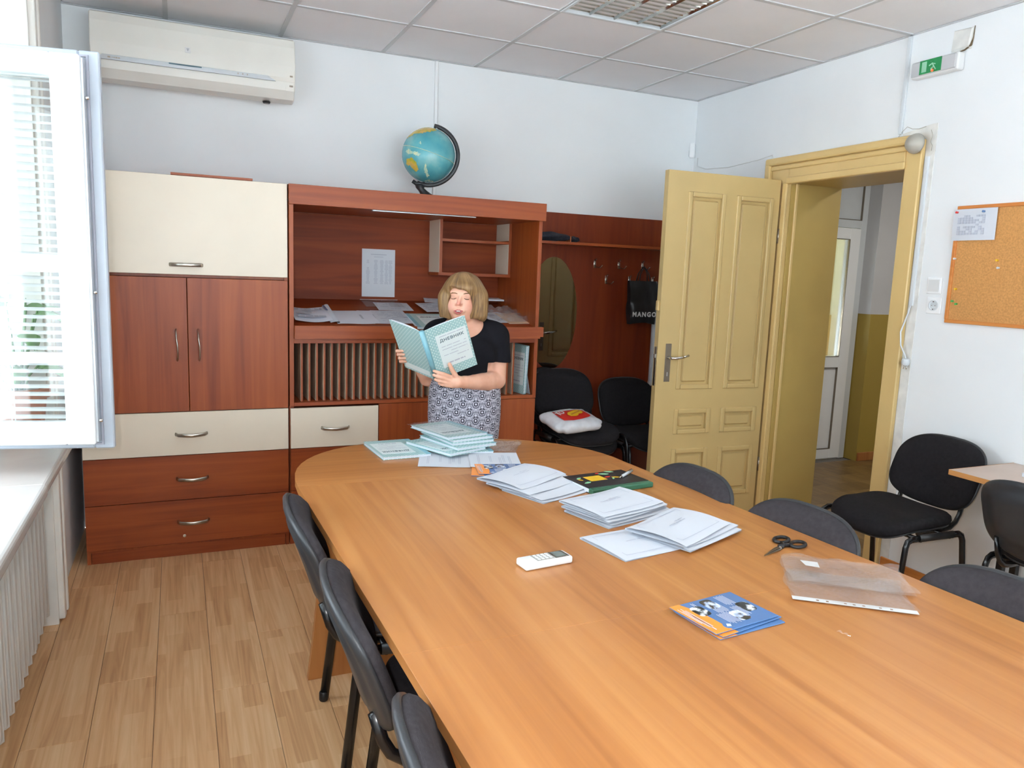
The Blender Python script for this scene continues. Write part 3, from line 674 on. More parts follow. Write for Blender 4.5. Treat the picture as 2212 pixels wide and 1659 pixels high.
for z0, z1, mt, kz in ((0.545, 0.768, 'beige', 0.652), (0.308, 0.542, 'red_h', 0.418), (0.075, 0.305, 'red_h', 0.187)):
    dr = obj('drawer', MB().box(-0.489, 0.487, 0, 0.018, z0, z1, 0.0012), M[mt], cb); handle(dr, 0.005, kz, curve=0.003)
    if kz < 0.2: obj('keyhole', MB().lathe([(0.008, 0), (0.008, 0.002), (0.003, 0.0025)], 16, m=lambda a, b, c: (a-0.04, -c, b+0.113)), M['steel'], dr)
obj('plinth', MB().box(-0.47, 0.47, 0.022, 0.04, 0, 0.072), M['red_h'], cb)
bd = tag(obj('wood_board', MB().box(-0.19, 0.19, -0.06, 0.06, 0, 0.012, 0.001), M['red_h'], loc=(-3.36, -0.57, 1.9445)), 'thin cherry board lying on top of the tall cupboard', 'board')

# ------------------------------------------------------------------ wall unit with display shelf, slots and drawer
wu = thing('wall_unit', 'cherry wall unit with a display niche, row of vertical slots and one vanilla drawer', 'shelf unit', (-2.26, -0.64, 0))
UX = -2.26
u = lambda x: x-UX
obj('side_panel', MB().box(u(-2.995), u(-2.972), 0.0, 0.635, 0.778, 1.845, 0.001).box(u(-2.995), u(-2.972), 0.0195, 0.635, 0, 0.778), M['red_v'], wu)
obj('side_panel', MB().box(u(-1.555), u(-1.532), 0.0, 0.635, 0.778, 1.845, 0.001).box(u(-1.555), u(-1.532), 0.0195, 0.635, 0, 0.778), M['red_v'], wu)
obj('canopy', MB().box(u(-2.997), u(-1.520), -0.02, 0.0, 1.843, 1.944, 0.001).box(u(-2.997), u(-1.520), 0.0, 0.635, 1.925, 1.944).box(u(-2.997), u(-1.520), 0.0, 0.6, 1.843, 1.858), M['red_h'], wu)
obj('back_board', MB().box(u(-2.972), u(-1.555), 0.61, 0.63, 0.08, 1.843), M['red_dark'], wu)
# small open shelf box in the niche
sb = obj('shelf_box', MB().box(u(-2.045), u(-1.556), 0.40, 0.61, 1.502, 1.52), M['red_h'], wu)
obj('divider', MB().box(u(-2.040), u(-2.022), 0.40, 0.61, 1.52, 1.843), M['red_v'], sb)
obj('divider_face', MB().box(u(-2.0415), u(-2.040), 0.402, 0.61, 1.52, 1.843), M['beige'], sb)
obj('divider', MB().box(u(-1.574), u(-1.556), 0.40, 0.61, 1.52, 1.843), M['red_v'], sb)
obj('divider_face', MB().box(u(-1.5755), u(-1.574), 0.402, 0.61, 1.735, 1.843).box(u(-1.5755), u(-1.574), 0.402, 0.61, 1.522, 1.712), M['beige'], sb)
obj('shelf', MB().box(u(-2.022), u(-1.574), 0.405, 0.61, 1.712, 1.728), M['red_h'], sb)
# sloping display shelf, fascia board
def zs(y): return 1.213+0.2*(y+0.62)
obj('display_shelf', MB().hexa([(u(-2.972), 0.02, zs(-0.62)-0.02), (u(-1.555), 0.02, zs(-0.62)-0.02), (u(-1.555), 0.61, zs(-0.03)-0.02), (u(-2.972), 0.61, zs(-0.03)-0.02), (u(-2.972), 0.02, zs(-0.62)), (u(-1.555), 0.02, zs(-0.62)), (u(-1.555), 0.61, zs(-0.03)), (u(-2.972), 0.61, zs(-0.03))]), M['red_dark'], wu)
obj('fascia', MB().box(u(-2.972), u(-1.510), -0.03, 0.0, 1.155, 1.215, 0.002).box(u(-2.972), u(-1.532), -0.03, 0.10, 1.145, 1.157), M['red_h'], wu)
obj('lower_rail', MB().box(u(-2.972), u(-1.555), 0.0, 0.02, 1.118, 1.15, 0.001), M['red_h'], wu)
obj('slot_floor', MB().box(u(-2.972), u(-1.555), 0.0, 0.61, 0.778, 0.797), M['red_h'], wu)
obj('slot_roof', MB().box(u(-2.972), u(-1.555), 0.02, 0.61, 1.122, 1.138), M['red_h'], wu)
dvm = MB().box(0, 0.010, 0.045, 0.345, 0.797, 1.122).mesh('slot_divider'); dvm.materials.append(M['red_v'])
dfm = MB().box(-0.0014, 0.0, 0.0475, 0.345, 0.797, 1.122).mesh('divider_face'); M['face'] = plain('divider_facing', 'DCCBB0', 0.45, var=0.04); dfm.materials.append(M['face'])
x = -2.93
while x < -1.66:
    o = link('slot_divider', dvm, None, wu, loc=(u(x), 0, 0)); link('divider_face', dfm, None, o); x += 0.0405
dr = obj('drawer', MB().box(u(-2.991), u(-2.512), 0, 0.018, 0.545, 0.766, 0.0012), M['beige'], wu); handle(dr, u(-2.752), 0.650, curve=0.003)
obj('drawer', MB().box(u(-2.991), u(-2.512), 0, 0.018, 0.308, 0.542, 0.0012), M['red_h'], wu)
obj('drawer', MB().box(u(-2.991), u(-2.512), 0, 0.018, 0.075, 0.305, 0.0012), M['red_h'], wu)
obj('door', MB().box(u(-2.508), u(-2.022), 0, 0.018, 0.075, 0.775, 0.0012), M['red_v'], wu)
obj('door', MB().box(u(-2.019), u(-1.534), 0, 0.018, 0.075, 0.775, 0.0012), M['red_v'], wu)
obj('plinth', MB().box(u(-2.97), u(-1.556), 0.022, 0.04, 0, 0.072), M['red_h'], wu)
obj('strip_light', MB().box(u(-2.55), u(-1.95), 0.02, 0.045, 1.838, 1.843), M['silver'], wu)

# ------------------------------------------------------------------ coat rack board with shelf, hooks and mirror
cr_ = thing('coat_rack', 'tall dark cherry coat rack board with hat shelf and chrome hooks', 'coat rack', (-0.80, -0.002, 0))
obj('back_panel', MB().box(-0.73, 0.72, -0.022, 0.0, 0.0, 1.955, 0.001), M['red_panel'], cr_)
obj('hat_shelf', MB().box(-0.73, 0.72, -0.20, -0.022, 1.735, 1.753, 0.001), M['red_h'], cr_)
def hookm():
    m = MB().box(-0.009, 0.009, -0.005, 0, -0.03, 0.03, 0.002)
    m.tube([(0, -0.004, 0.02), (0.0, -0.016, 0.026), (0, -0.022, 0.036)], [0.006, 0.006, 0.008], 8)
    m.tube([(0, -0.004, -0.012), (0.006, -0.028, -0.026), (0.022, -0.045, -0.026), (0.032, -0.055, -0.008)], [0.005, 0.005, 0.005, 0.006], 8)
    return m.mesh('hook', True, 50)
hm = hookm(); hm.materials.append(M['chrome'])
for x, z in ((-0.812, 1.62), (-0.613, 1.62), (-0.413, 1.62), (-0.713, 1.51), (-0.518, 1.51), (-0.318, 1.51)):
    link('hook', hm, None, cr_, loc=(x+0.80, -0.022, z))
mm = tag(obj('mirror', MB().prism([(0.195*math.cos(2*PI*k/64), 0.392*math.sin(2*PI*k/64)) for k in range(64)], 0, 0.004, m=lambda a, b, c: (a, -c, b)), M['mirror'], loc=(-1.135, -0.0245, 1.262)), 'frameless oval mirror on the coat rack board beside the wall unit', 'mirror')
# black bag with white letters on a hook
bg = thing('shopping_bag', 'black shopping bag with white letters hanging from a chrome hook', 'bag', (-0.447, -0.10, 1.36))
def bagf(uu, vv, side):
    w = 0.112+0.008*vv; t_ = 0.035*(1-abs(vv)**3*0.5)+(0.015 if vv < 0 else 0)
    return (uu*w, side*t_*(1-0.35*abs(uu)**4)+0.004*math.sin(9*uu+4*vv), vv*0.15-0.012*(uu*uu)*(vv < -0.8))
bb_ = MB()
Vf = bb_.grid(11, 11, lambda a, b: bagf(2*a-1, 2*b-1, -1)); Vk = bb_.grid(11, 11, lambda a, b: bagf(2*a-1, 2*b-1, 1))
for i in range(10):
    bb_.bm.faces.new((Vf[i][0], Vf[i+1][0], Vk[i+1][0], Vk[i][0])); bb_.bm.faces.new((Vf[0][i], Vf[0][i+1], Vk[0][i+1], Vk[0][i])); bb_.bm.faces.new((Vf[10][i], Vf[10][i+1], Vk[10][i+1], Vk[10][i]))
M['blackbag'] = plain('black_bag_film', '19191B', 0.4, var=0.2, vs=12, bs=0.3, bscale=25)
obj('bag_body', bb_, M['blackbag'], bg, True, 60)
for s in (-1, 1): obj('handle', MB().tube([(-0.045, s*0.02, 0.145), (-0.035, s*0.015, 0.20), (0.020, s*0.006+0.028, 0.252), (0.034, 0.03+s*0.004, 0.240), (0.04, s*0.012, 0.20), (0.05, s*0.02, 0.145)], 0.004, 8), M['black'], bg, True)
link('lettering', text_mesh('MANGO', 0.046, 0.0006, space=1.3, bold=0.0018), M['white'], bg, M=frame((-0.006, -0.053, -0.090), (1, 0, 0), (0, 0, 1), (0, -1, 0)))
# white roll hanging beside the door edge
rl = thing('paper_roll', 'long white paper roll hanging on the coat rack behind the door edge', 'roll', (-0.29, -0.075, 0.74))
obj('roll', MB().lathe([(0.02, 0.0), (0.036, 0.0), (0.036, 0.60), (0.02, 0.60)], 24), M['pvc_grey'], rl, True, 40)
obj('end_cap', MB().lathe([(0.037, 0.0), (0.039, 0.0), (0.039, 0.03), (0.037, 0.03)], 24), M['white'], rl, True, 40)
obj('cord', MB().tube([(0, 0, 0.6), (0.0, 0.0, 0.70), (0.002, 0.0, 0.755)], 0.002, 6), M['white'], rl)
# dark scarf on the hat shelf
def scarf(xa, xb, h, seed):
    rnd = random.Random(seed); ph = [rnd.uniform(0, 6) for _ in range(4)]
    m = MB()
    def f(a, b):
        ang = 2*PI*a
        x = xa+(xb-xa)*b; e = math.sin(PI*min(1, max(0, 0.03+0.94*b)))**0.35
        rr = 1+0.16*math.sin(5*ang+ph[0]+6*b)+0.12*math.sin(17*b+ph[1])
        return (x, 0.055*math.cos(ang)*e*rr, max(0.0, h*0.5+h*0.5*math.sin(ang)*e*rr))
    m.grid(20, 24, f, closed_u=True)
    return m
M['navy'] = plain('dark_knit', '23252F', 0.95, var=0.3, vs=60, bs=0.7, bscale=200)
ca = thing('scarf', 'dark bunched scarf lying on the hat shelf next to the wall unit', 'scarf', (-1.25, -0.10, 1.754))
obj('folds', scarf(-0.20, 0.18, 0.06, 3), M['navy'], ca, True)
obj('label_band', MB().box(0.178, 0.184, -0.03, 0.03, 0.002, 0.04), M['terra'], ca)
obj('folded_end', scarf(0.182, 0.25, 0.04, 5), M['navy'], ca, True)
# carrier bag on the stacked chairs
cbg = thing('carrier_bag', 'white plastic carrier bag with red and yellow print on the stacked chairs', 'bag', (-1.285, -0.645, 0.583), (R(14), 0, R(14)))
def plump(sx, sy, h, seed, nu=26, nv=14, wr=0.035):
    rnd = random.Random(seed); ph = [rnd.uniform(0, 6) for _ in range(8)]
    def f(a, b):
        th_ = 2*PI*a; ph_ = PI*(b-0.5)*0.98
        cx, cy = math.cos(th_), math.sin(th_)
        e = 0.45
        x = sx*math.copysign(abs(cx)**e, cx)*math.cos(ph_)**0.45; y = sy*math.copysign(abs(cy)**e, cy)*math.cos(ph_)**0.45
        w = 1+wr*(math.sin(7*th_+ph[0]+3*b)+0.7*math.sin(13*th_+ph[1])*math.cos(5*b+ph[2]))
        return (x*w, y*w, h*(0.5+0.5*math.sin(ph_)*(1+0.5*wr*math.sin(9*th_+ph[3]))))
    return nu, nv, f
M['bagw'] = plain('white_bag_film', 'DADCE2', 0.3, var=0.1, vs=18, bs=0.6, bscale=35)
q = plump(0.195, 0.125, 0.085, 4); mb = MB(); mb.grid(48, 16, q[2], closed_u=True); obj('bag_body', mb, M['bagw'], cbg, True)
def onbag(x, y): return 0.0858-0.055*max(0, (abs(x)-0.10)/0.1)**2-0.05*max(0, (abs(y)-0.04)/0.09)**2
def patch(name, mat, out, lift):
    cx_ = sum(a for a, b in out)/len(out); cy_ = sum(b for a, b in out)/len(out); m = MB(); n_ = len(out)
    rings = [[m.bm.verts.new((cx_+(a-cx_)*k, cy_+(b-cy_)*k, onbag(cx_+(a-cx_)*k, cy_+(b-cy_)*k)+lift)) for a, b in out] for k in (1.0, 0.66, 0.33)]
    cv = m.bm.verts.new((cx_, cy_, onbag(cx_, cy_)+lift))
    for r_ in range(2):
        for j in range(n_): m.bm.faces.new((rings[r_][j], rings[r_][(j+1) % n_], rings[r_+1][(j+1) % n_], rings[r_+1][j]))
    for j in range(n_): m.bm.faces.new((rings[2][j], rings[2][(j+1) % n_], cv))
    return obj(name, m, mat, cbg, True)
rp = patch('red_print', M['redp'], [(-0.12, -0.06), (-0.05, -0.07), (0.02, -0.066), (0.09, -0.055), (0.125, -0.035), (0.115, 0.04), (0.10, 0.085), (0.02, 0.092), (-0.07, 0.09), (-0.115, 0.07), (-0.125, 0.0)], 0.004)
patch('yellow_print', M['yellowp'], [(-0.04, -0.03), (-0.005, -0.035), (0.025, -0.026), (0.04, -0.008), (0.07, -0.006), (0.092, 0.008), (0.092, 0.034), (0.065, 0.046), (0.035, 0.042), (0.01, 0.034), (-0.03, 0.020), (-0.05, -0.005)], 0.0075)
yp = MB()
for i in range(9):
    x0 = -0.025+i*0.0115; y0 = -0.012+i*0.0042
    bar(yp, x0, x0+0.007, y0-0.006, y0+0.006, onbag(x0, y0)+0.0115)
obj('print', yp, M['terra'], cbg)
link('lettering', text_mesh('TO', 0.055, 0.0008, bold=0.0012), M['white'], cbg, M=frame((-0.080, 0.030, 0.0915), Vector((0.93, 0.36, 0)), Vector((-0.36, 0.93, 0)), (0, 0, 1)))
# black jacket over the stacked chair's back corner
jk = thing('black_jacket', 'black garment hung over the stacked chair back in front of the mirror', 'jacket', (-1.30, -0.19, 0.84))
def jf(a, b):
    x = -0.16+0.30*a; t_ = (b-0.5)*2
    z = 0.072*(1-0.55*(1-a)**1.5)-0.20*abs(t_)**1.6-0.12*max(0, (a-0.75)*4)**2*0.35
    return (x, 0.055*t_*(1+0.1*math.sin(9*a)), z+0.006*math.sin(11*a+3*b))
mb = MB(); mb.grid(16, 13, jf)
jo = obj('cloth', mb, M['fabric'], jk, True)
so = jo.modifiers.new('thickness', 'SOLIDIFY'); so.thickness = 0.012
# ------------------------------------------------------------------ globe on the wall unit
gl = thing('globe', 'desk globe with dark meridian arm on top of the wall unit', 'globe', (-2.13, -0.30, 1.945))
GC = Vector((-0.012, 0, 0.262)); GR = 0.158
fwd = Vector((CAM.x+2.13, CAM.y+0.30, 0)).normalized()      # the side of the globe turned to the room
rgt = Vector((-fwd.y, fwd.x, 0)); upv = Vector((0, 0, 1))
if rgt.dot(cr) < 0: rgt = -rgt
ax = (upv*math.cos(R(16))+rgt*math.sin(R(16))).normalized()  # tilted axis
def sphere_mb(c, r, nu=48, nv=28):
    m = MB(); b = bmesh.ops.create_uvsphere(m.bm, u_segments=nu, v_segments=nv, radius=r)
    bmesh.ops.translate(m.bm, verts=b['verts'], vec=c); return m
m_, n, l, b = new_mat('globe_ocean')
f = noise(n, l, s=9, detail=6)
l.new(ramp(n, l, f, [(0.3, '3F8F9C'), (0.55, '5BA3AB'), (0.75, '8FBDBB')]), b.inputs['Base Color']); b.inputs['Roughness'].default_value = 0.25
M['ocean'] = m_
m_, n, l, b = new_mat('globe_land'); f = noise(n, l, s=22, detail=5)
l.new(ramp(n, l, f, [(0.32, '6F9A3E'), (0.48, 'B9A63C'), (0.62, 'C9A45A'), (0.75, 'A6A05A')]), b.inputs['Base Color']); b.inputs['Roughness'].default_value = 0.25
M['land'] = m_
m_, n, l, b = new_mat('globe_reef'); f = noise(n, l, s=60, detail=5)
l.new(ramp(n, l, f, [(0.35, '8FC0B4'), (0.6, 'C9CFA8')]), b.inputs['Base Color']); b.inputs['Roughness'].default_value = 0.3
M['reef'] = m_
obj('ball', sphere_mb(GC, GR), M['ocean'], gl, True)
def inside(p, poly):
    x, y = p; c = False; j = len(poly)-1
    for i in range(len(poly)):
        if (poly[i][1] > y) != (poly[j][1] > y) and x < (poly[j][0]-poly[i][0])*(y-poly[i][1])/(poly[j][1]-poly[i][1])+poly[i][0]: c = not c
        j = i
    return c
def land(name, mat, poly, step=0.035, jit=0.02):
    """poly in units of the ball's radius as seen from the room; the cells are laid on the sphere"""
    m = MB(); cache = {}; rnd = random.Random(len(poly))
    def V(i, j):
        if (i, j) not in cache:
            x, y = i*step+rnd.uniform(-jit, jit)*0.6, j*step+rnd.uniform(-jit, jit)*0.6
            q = x*x+y*y; d = math.sqrt(max(0.0, 1-q))
            if q > 0.985: x, y, d = x/math.sqrt(q)*0.99, y/math.sqrt(q)*0.99, 0.13
            cache[(i, j)] = m.bm.verts.new(GC+(rgt*x+upv*y+fwd*d)*(GR*1.004))
        return cache[(i, j)]
    k = int(1/step)+1
    for i in range(-k, k):
        for j in range(-k, k):
            if inside(((i+.5)*step, (j+.5)*step), poly): m.bm.faces.new((V(i, j), V(i+1, j), V(i+1, j+1), V(i, j+1)))
    return obj(name, m, mat, gl, True)
land('continent', M['land'], [(-0.80, -0.25), (-0.62, -0.22), (-0.52, -0.30), (-0.42, -0.42), (-0.36, -0.60), (-0.44, -0.70), (-0.56, -0.60), (-0.68, -0.48), (-0.80, -0.45)], 0.03)
land('continent', M['land'], [(-0.82, 0.52), (-0.62, 0.60), (-0.50, 0.68), (-0.28, 0.66), (-0.1, 0.72), (0.12, 0.76), (0.3, 0.84), (0.2, 0.96), (-0.15, 0.98), (-0.5, 0.86), (-0.75, 0.66)], 0.035)
land('island', M['reef'], [(-0.86, 0.02), (-0.7, 0.10), (-0.6, 0.0), (-0.45, -0.02), (-0.30, -0.10), (-0.36, -0.18), (-0.55, -0.10), (-0.72, -0.10)], 0.03)
land('island', M['reef'], [(-0.36, 0.28), (-0.30, 0.36), (-0.28, 0.26)], 0.025)
land('island', M['reef'], [(-0.16, -0.55), (-0.10, -0.4), (-0.06, -0.55), (-0.02, -0.72), (0.05, -0.82), (-0.05, -0.86), (-0.12, -0.72)], 0.025)
land('island', M['reef'], [(-0.2, -0.98), (0.0, -0.93), (0.2, -0.96), (0.1, -0.985)], 0.025)
eq = [GC+(ax.cross(fwd).normalized()*math.cos(a)+fwd.lerp(fwd, 0)*0+ax.cross(ax.cross(fwd)).normalized()*-math.sin(a)*1.0)*(GR*1.001) for a in [2*PI*k/64 for k in range(65)]]
obj('equator_seam', MB().tube([tuple(p) for p in eq], 0.0016, 6, cap=False), M['reef'], gl, True)
side = rgt
arc = [GC+(ax*math.cos(a)+ (rgt*math.cos(R(16))-upv*math.sin(R(16)))*math.sin(a))*(GR+0.016) for a in [R(-6)+R(192)*k/28 for k in range(29)]]
arc = [p+fwd*0.02*math.sin(PI*i/28) for i, p in enumerate(arc)]
obj('meridian_arm', MB().tube([tuple(p) for p in arc], 0.009, 10, ry=0.013), M['shell'], gl, True)
obj('pole_pin', MB().tube([tuple(GC+ax*GR*0.99), tuple(GC+ax*(GR+0.02))], 0.008, 10), M['ivory_dull'], gl, True)
bp_ = GC-ax*(GR+0.014)
obj('base_foot', MB().lathe([(0.085, 0.0), (0.085, 0.006), (0.055, 0.014), (0.038, 0.03), (0.026, 0.055), (0.024, 0.07), (0.03, 0.085), (0.018, 0.092)], 28, m=lambda a, c, z: (a+rgt.x*0.02*(1-min(1, z/0.07))+bp_.x*min(1, z/0.07), c+bp_.y*min(1, z/0.07), z)), M['shell'], gl, True, 40)
obj('cradle', MB().tube([tuple(bp_-rgt*0.045+Vector((0, 0, 0.012))), tuple(bp_-rgt*0.02+Vector((0, 0, -0.004))), tuple(bp_+Vector((0, 0, -0.006))), tuple(bp_+rgt*0.03+Vector((0, 0, 0.0)))], 0.012, 10), M['shell'], gl, True)
sc_ = tag(obj('paper_scrap', MB().hexa([(0, 0, 0), (0.06, 0.01, 0), (0.055, 0.035, 0), (0.01, 0.03, 0), (0, 0, 0.004), (0.06, 0.01, 0.006), (0.055, 0.035, 0.013), (0.01, 0.03, 0.005)]), M['paper'], loc=(-2.02, -0.45, 1.9445)), 'small white paper scrap beside the globe base', 'paper')

# ------------------------------------------------------------------ air conditioner
ac = thing('air_conditioner', 'long ivory wall air conditioner under the ceiling at the window end', 'air conditioner', (-3.405, -0.001, 2.44))
prof = [(0.0, 0.02), (-0.10, 0.0), (-0.165, 0.012), (-0.195, 0.055), (-0.205, 0.10), (-0.21, 0.17), (-0.208, 0.27), (-0.195, 0.322), (-0.17, 0.335), (0.0, 0.335)]
mb = MB(); mb.prism([(y, z) for y, z in prof][::-1], -0.505, 0.505, bevel=0.006, m=lambda a, b, c: (c, a, b)); obj('housing', mb, M['ivory_dull'], ac, False)
fpz = [(-0.2085, 0.10), (-0.2150, 0.12), (-0.218, 0.18), (-0.215, 0.28), (-0.203, 0.322), (-0.198, 0.322), (-0.205, 0.27), (-0.206, 0.17), (-0.203, 0.10)]
obj('front_panel', MB().prism(fpz[::-1], -0.502, 0.502, bevel=0.002, m=lambda a, b, c: (c, a, b)), M['ivory'], ac)
obj('air_flap', MB().prism([(-0.172, 0.020), (-0.200, 0.055), (-0.208, 0.092), (-0.201, 0.092), (-0.194, 0.055), (-0.168, 0.022)], -0.48, 0.455, bevel=0.001, m=lambda a, b, c: (c, a, b)), M['ivory_dull'], ac)
obj('trim_band', MB().prism([(-0.45, 0.118), (0.36, 0.118), (0.40, 0.094), (-0.47, 0.094)], -0.2195, -0.212, bevel=0.001, m=lambda a, b, c: (a, c, b)), M['silver'], ac)
obj('display_window', MB().box(-0.14, 0.02, -0.2205, -0.219, 0.110, 0.117), M['ink2'], ac)
for k in range(3): obj('indicator_light', MB().box(0.20+k*0.024, 0.205+k*0.024, -0.2205, -0.219, 0.104, 0.112), M['dark_steel'], ac)
obj('logo_plate', MB().box(-0.06, -0.033, -0.2205, -0.216, 0.178, 0.206, 0.001), M['white'], ac)
obj('logo_mark', MB().prism([(-0.053, 0.200), (-0.040, 0.200), (-0.0465, 0.184)], -0.2212, -0.2204, m=lambda a, b, c: (a, c, b)), M['silver'], ac)
mk = MB()
for x0, x1, h_ in ((-0.425, -0.412, 0.008), (-0.405, -0.402, 0.007), (-0.398, -0.392, 0.006), (-0.389, -0.380, 0.007), (-0.378, -0.368, 0.006)): mk.box(x0, x1, -0.2202, -0.2196, 0.106-h_/2, 0.106+h_/2)
tag(obj('brand_mark', mk, M['dark_steel'], ac), kind='stuff')
obj('end_sticker', MB().box(0.475, 0.49, -0.2195, -0.2165, 0.125, 0.133).box(0.474, 0.492, -0.2115, -0.2055, 0.075, 0.083), M['dark_steel'], ac)
obj('drain_outlet', MB().lathe([(0.018, 0.0), (0.022, 0.008), (0.02, 0.012)], 16, m=lambda a, b, c: (a+0.36, b-0.11, c-0.010)), M['black'], ac, True, 40)

# ------------------------------------------------------------------ wall fittings
wc = thing('cable_conduit', 'white cable conduit running down the back wall behind the globe', 'conduit', (-2.01, 0, 0))
obj('channel', MB().box(-0.011, 0.011, -0.014, 0.0, 1.96, 2.825, 0.002), M['white'], wc)
obj('cover_strip', MB().box(-0.008, 0.008, -0.0165, -0.0142, 1.96, 2.825, 0.001), M['pvc'], wc)
wc = thing('cable_conduit', 'white cable conduit running from the ceiling to the door casing', 'conduit', (0, -1.785, 0))
obj('channel', MB().box(-0.013, 0.0, -0.011, 0.011, 2.335, 2.825, 0.002), M['pvc_grey'], wc)
obj('cover_strip', MB().box(-0.0152, -0.0132, -0.008, 0.008, 2.335, 2.825, 0.001), M['pvc_grey'], wc)
wc = thing('cable_conduit', 'narrow white conduit down the right edge of the door casing', 'conduit', (0, -1.965, 0))
obj('channel', MB().box(-0.012, 0.0, -0.012, 0.012, 1.44, 2.2, 0.002), M['pvc_grey'], wc)
obj('cover_strip', MB().box(-0.014, -0.0122, -0.009, 0.009, 1.44, 2.2, 0.001), M['pvc_grey'], wc)
cbp = thing('loose_plug', 'pale grey cable with a round plug hanging beside the door casing', 'cable', (0, -1.985, 1.13))
obj('cable', MB().tube([(-0.012, 0.018, 0.31), (-0.02, 0.022, 0.27), (-0.04, 0.038, 0.17), (-0.038, 0.03, 0.10), (-0.025, 0.01, 0.05), (-0.025, 0.0, 0.03)], 0.004, 8), M['pvc_grey'], cbp, True)
obj('plug_body', MB().lathe([(0.012, 0.034), (0.019, 0.03), (0.021, 0.012), (0.019, 0.002), (0.014, -0.004)], 16, m=lambda a, b, c: (a-0.025, b, c)), M['pvc_grey'], cbp, True, 40)
for s in (-1, 1): obj('prong', MB().tube([(-0.025, s*0.009, -0.002), (-0.025, s*0.009, -0.024)], 0.0024, 8), M['chrome'], cbp, True)
es = thing('emergency_light', 'slim white emergency light with a green exit sign above the doorway', 'emergency light', (0, -1.976, 2.632))
obj('body', MB().box(-0.05, 0.0, -0.13, 0.13, -0.042, 0.042, 0.01, 3), M['white'], es)
M['diffuser'] = plain('grey_diffuser', 'B9BABD', 0.25, var=0.05)
obj('diffuser', MB().box(-0.056, -0.049, -0.12, 0.125, -0.034, 0.036, 0.004), M['diffuser'], es)
sg = obj('sign_plate', MB().box(-0.0585, -0.056, -0.045, 0.075, -0.03, 0.036), M['greenp'], es)
M['paleg'] = plain('sign_pale_green', '8FC0A4', 0.4, var=0.1)
obj('door_symbol', MB().box(-0.0592, -0.0586, 0.035, 0.062, -0.022, 0.028), M['paleg'], sg)
rm = MB()
rm.tube([(-0.0592, 0.008, 0.022), (-0.0592, 0.008, 0.0221)], 0.006, 8)
for a_, b_ in (((0.004, 0.014), (-0.006, -0.004)), ((-0.006, -0.004), (0.008, -0.012)), ((0.008, -0.012), (0.004, -0.024)), ((-0.006, -0.004), (-0.018, -0.02)), ((0.004, 0.012), (0.020, 0.004)), ((0.004, 0.012), (-0.014, 0.006))):
    rm.tube([(-0.0592, *a_), (-0.0592, *b_)], 0.003, 6)
obj('running_figure', rm, M['paleg'], sg)
m_, n, l, b = new_mat('red_indicator'); b.inputs['Base Color'].default_value = lin('FF3B20'); b.inputs['Emission Color'].default_value = lin('FF3B20'); b.inputs['Emission Strength'].default_value = 1.6
obj('indicator_light', MB().lathe([(0.006, 0.0), (0.006, 0.003), (0.003, 0.005)], 12, m=lambda a, b, c: (-0.0586-c, a+0.0, b-0.022)), m_, es)
ph = thing('wall_patch', 'broken square plaster patch on the wall above the green exit sign', 'plaster patch', (0, -2.08, 2.735))
obj('loose_plaster', MB().hexa([(0, 0.055, -0.045), (0, -0.05, -0.05), (0, -0.055, 0.05), (0, 0.05, 0.055), (-0.008, 0.05, -0.04), (-0.016, -0.04, -0.035), (-0.012, -0.048, 0.042), (-0.006, 0.045, 0.05)]), M['wallw'], ph)
M['crack'] = plain('crack_dirt', '5A4A36', 0.95, var=0.4, vs=60)
obj('crack', MB().tube([(-0.002, -0.058, 0.052), (-0.003, -0.057, 0.0), (-0.006, -0.05, -0.035), (-0.004, -0.02, -0.05), (-0.002, 0.05, -0.055)], [0.002, 0.0025, 0.006, 0.004, 0.001], 6), M['crack'], ph, True)
M['bell'] = plain('grey_bell_enamel', 'A29E94', 0.35, var=0.1)
bl = thing('door_bell', 'round grey bell dome at the top corner of the door casing', 'bell', (-0.06, -1.93, 2.262))
obj('dome', MB().lathe([(0.001, 0.05), (0.025, 0.046), (0.042, 0.03), (0.05, 0.01), (0.051, 0.0), (0.047, 0.0)], 28, m=lambda a, b, c: (-c, a, b)), M['bell'], bl, True)
obj('mount', MB().box(-0.002, 0.05, -0.012, 0.012, -0.012, 0.012, 0.002), M['steel'], bl)
wrs = thing('loose_wire', 'thin grey wire looping over the top of the door casing', 'wire', (0, 0, 0))
obj('wire', MB().tube([(-0.01, -1.775, 2.318), (-0.012, -1.80, 2.345), (-0.014, -1.83, 2.365), (-0.012, -1.86, 2.350), (-0.01, -1.90, 2.345), (-0.012, -1.94, 2.35)], 0.0014, 6), M['bell'], wrs, True)
obj('wire', MB().tube([(-0.01, -1.97, 2.33), (-0.014, -1.985, 2.30), (-0.012, -1.975, 2.27), (-0.016, -1.99, 2.25), (-0.012, -1.985, 2.225)], 0.0014, 6), M['bell'], wrs, True)
sw = thing('light_switch', 'square white light switch between the door casing and the cork board', 'switch', (0, -2.085, 1.548))
obj('plate', MB().box(-0.008, 0, -0.042, 0.042, -0.042, 0.042, 0.004, 2), M['pvc'], sw); obj('rocker', MB().hexa([(-0.008, -0.03, -0.03), (-0.008, 0.03, -0.03), (-0.008, 0.03, 0.03), (-0.008, -0.03, 0.03), (-0.011, -0.03, -0.03), (-0.011, 0.03, -0.03), (-0.014, 0.03, 0.03), (-0.014, -0.03, 0.03)]), M['white'], sw)
so_ = thing('power_socket', 'square white wall socket directly under the light switch', 'socket', (0, -2.095, 1.448))
obj('plate', MB().box(-0.008, 0, -0.042, 0.042, -0.042, 0.042, 0.004, 2), M['pvc'], so_)
obj('socket_well', MB().lathe([(0.027, -0.002), (0.027, 0.004), (0.022, 0.004), (0.020, 0.001), (0.001, 0.001)], 24, m=lambda a, b, c: (-0.008-c, a, b)), M['pvc_grey'], so_, True, 40)
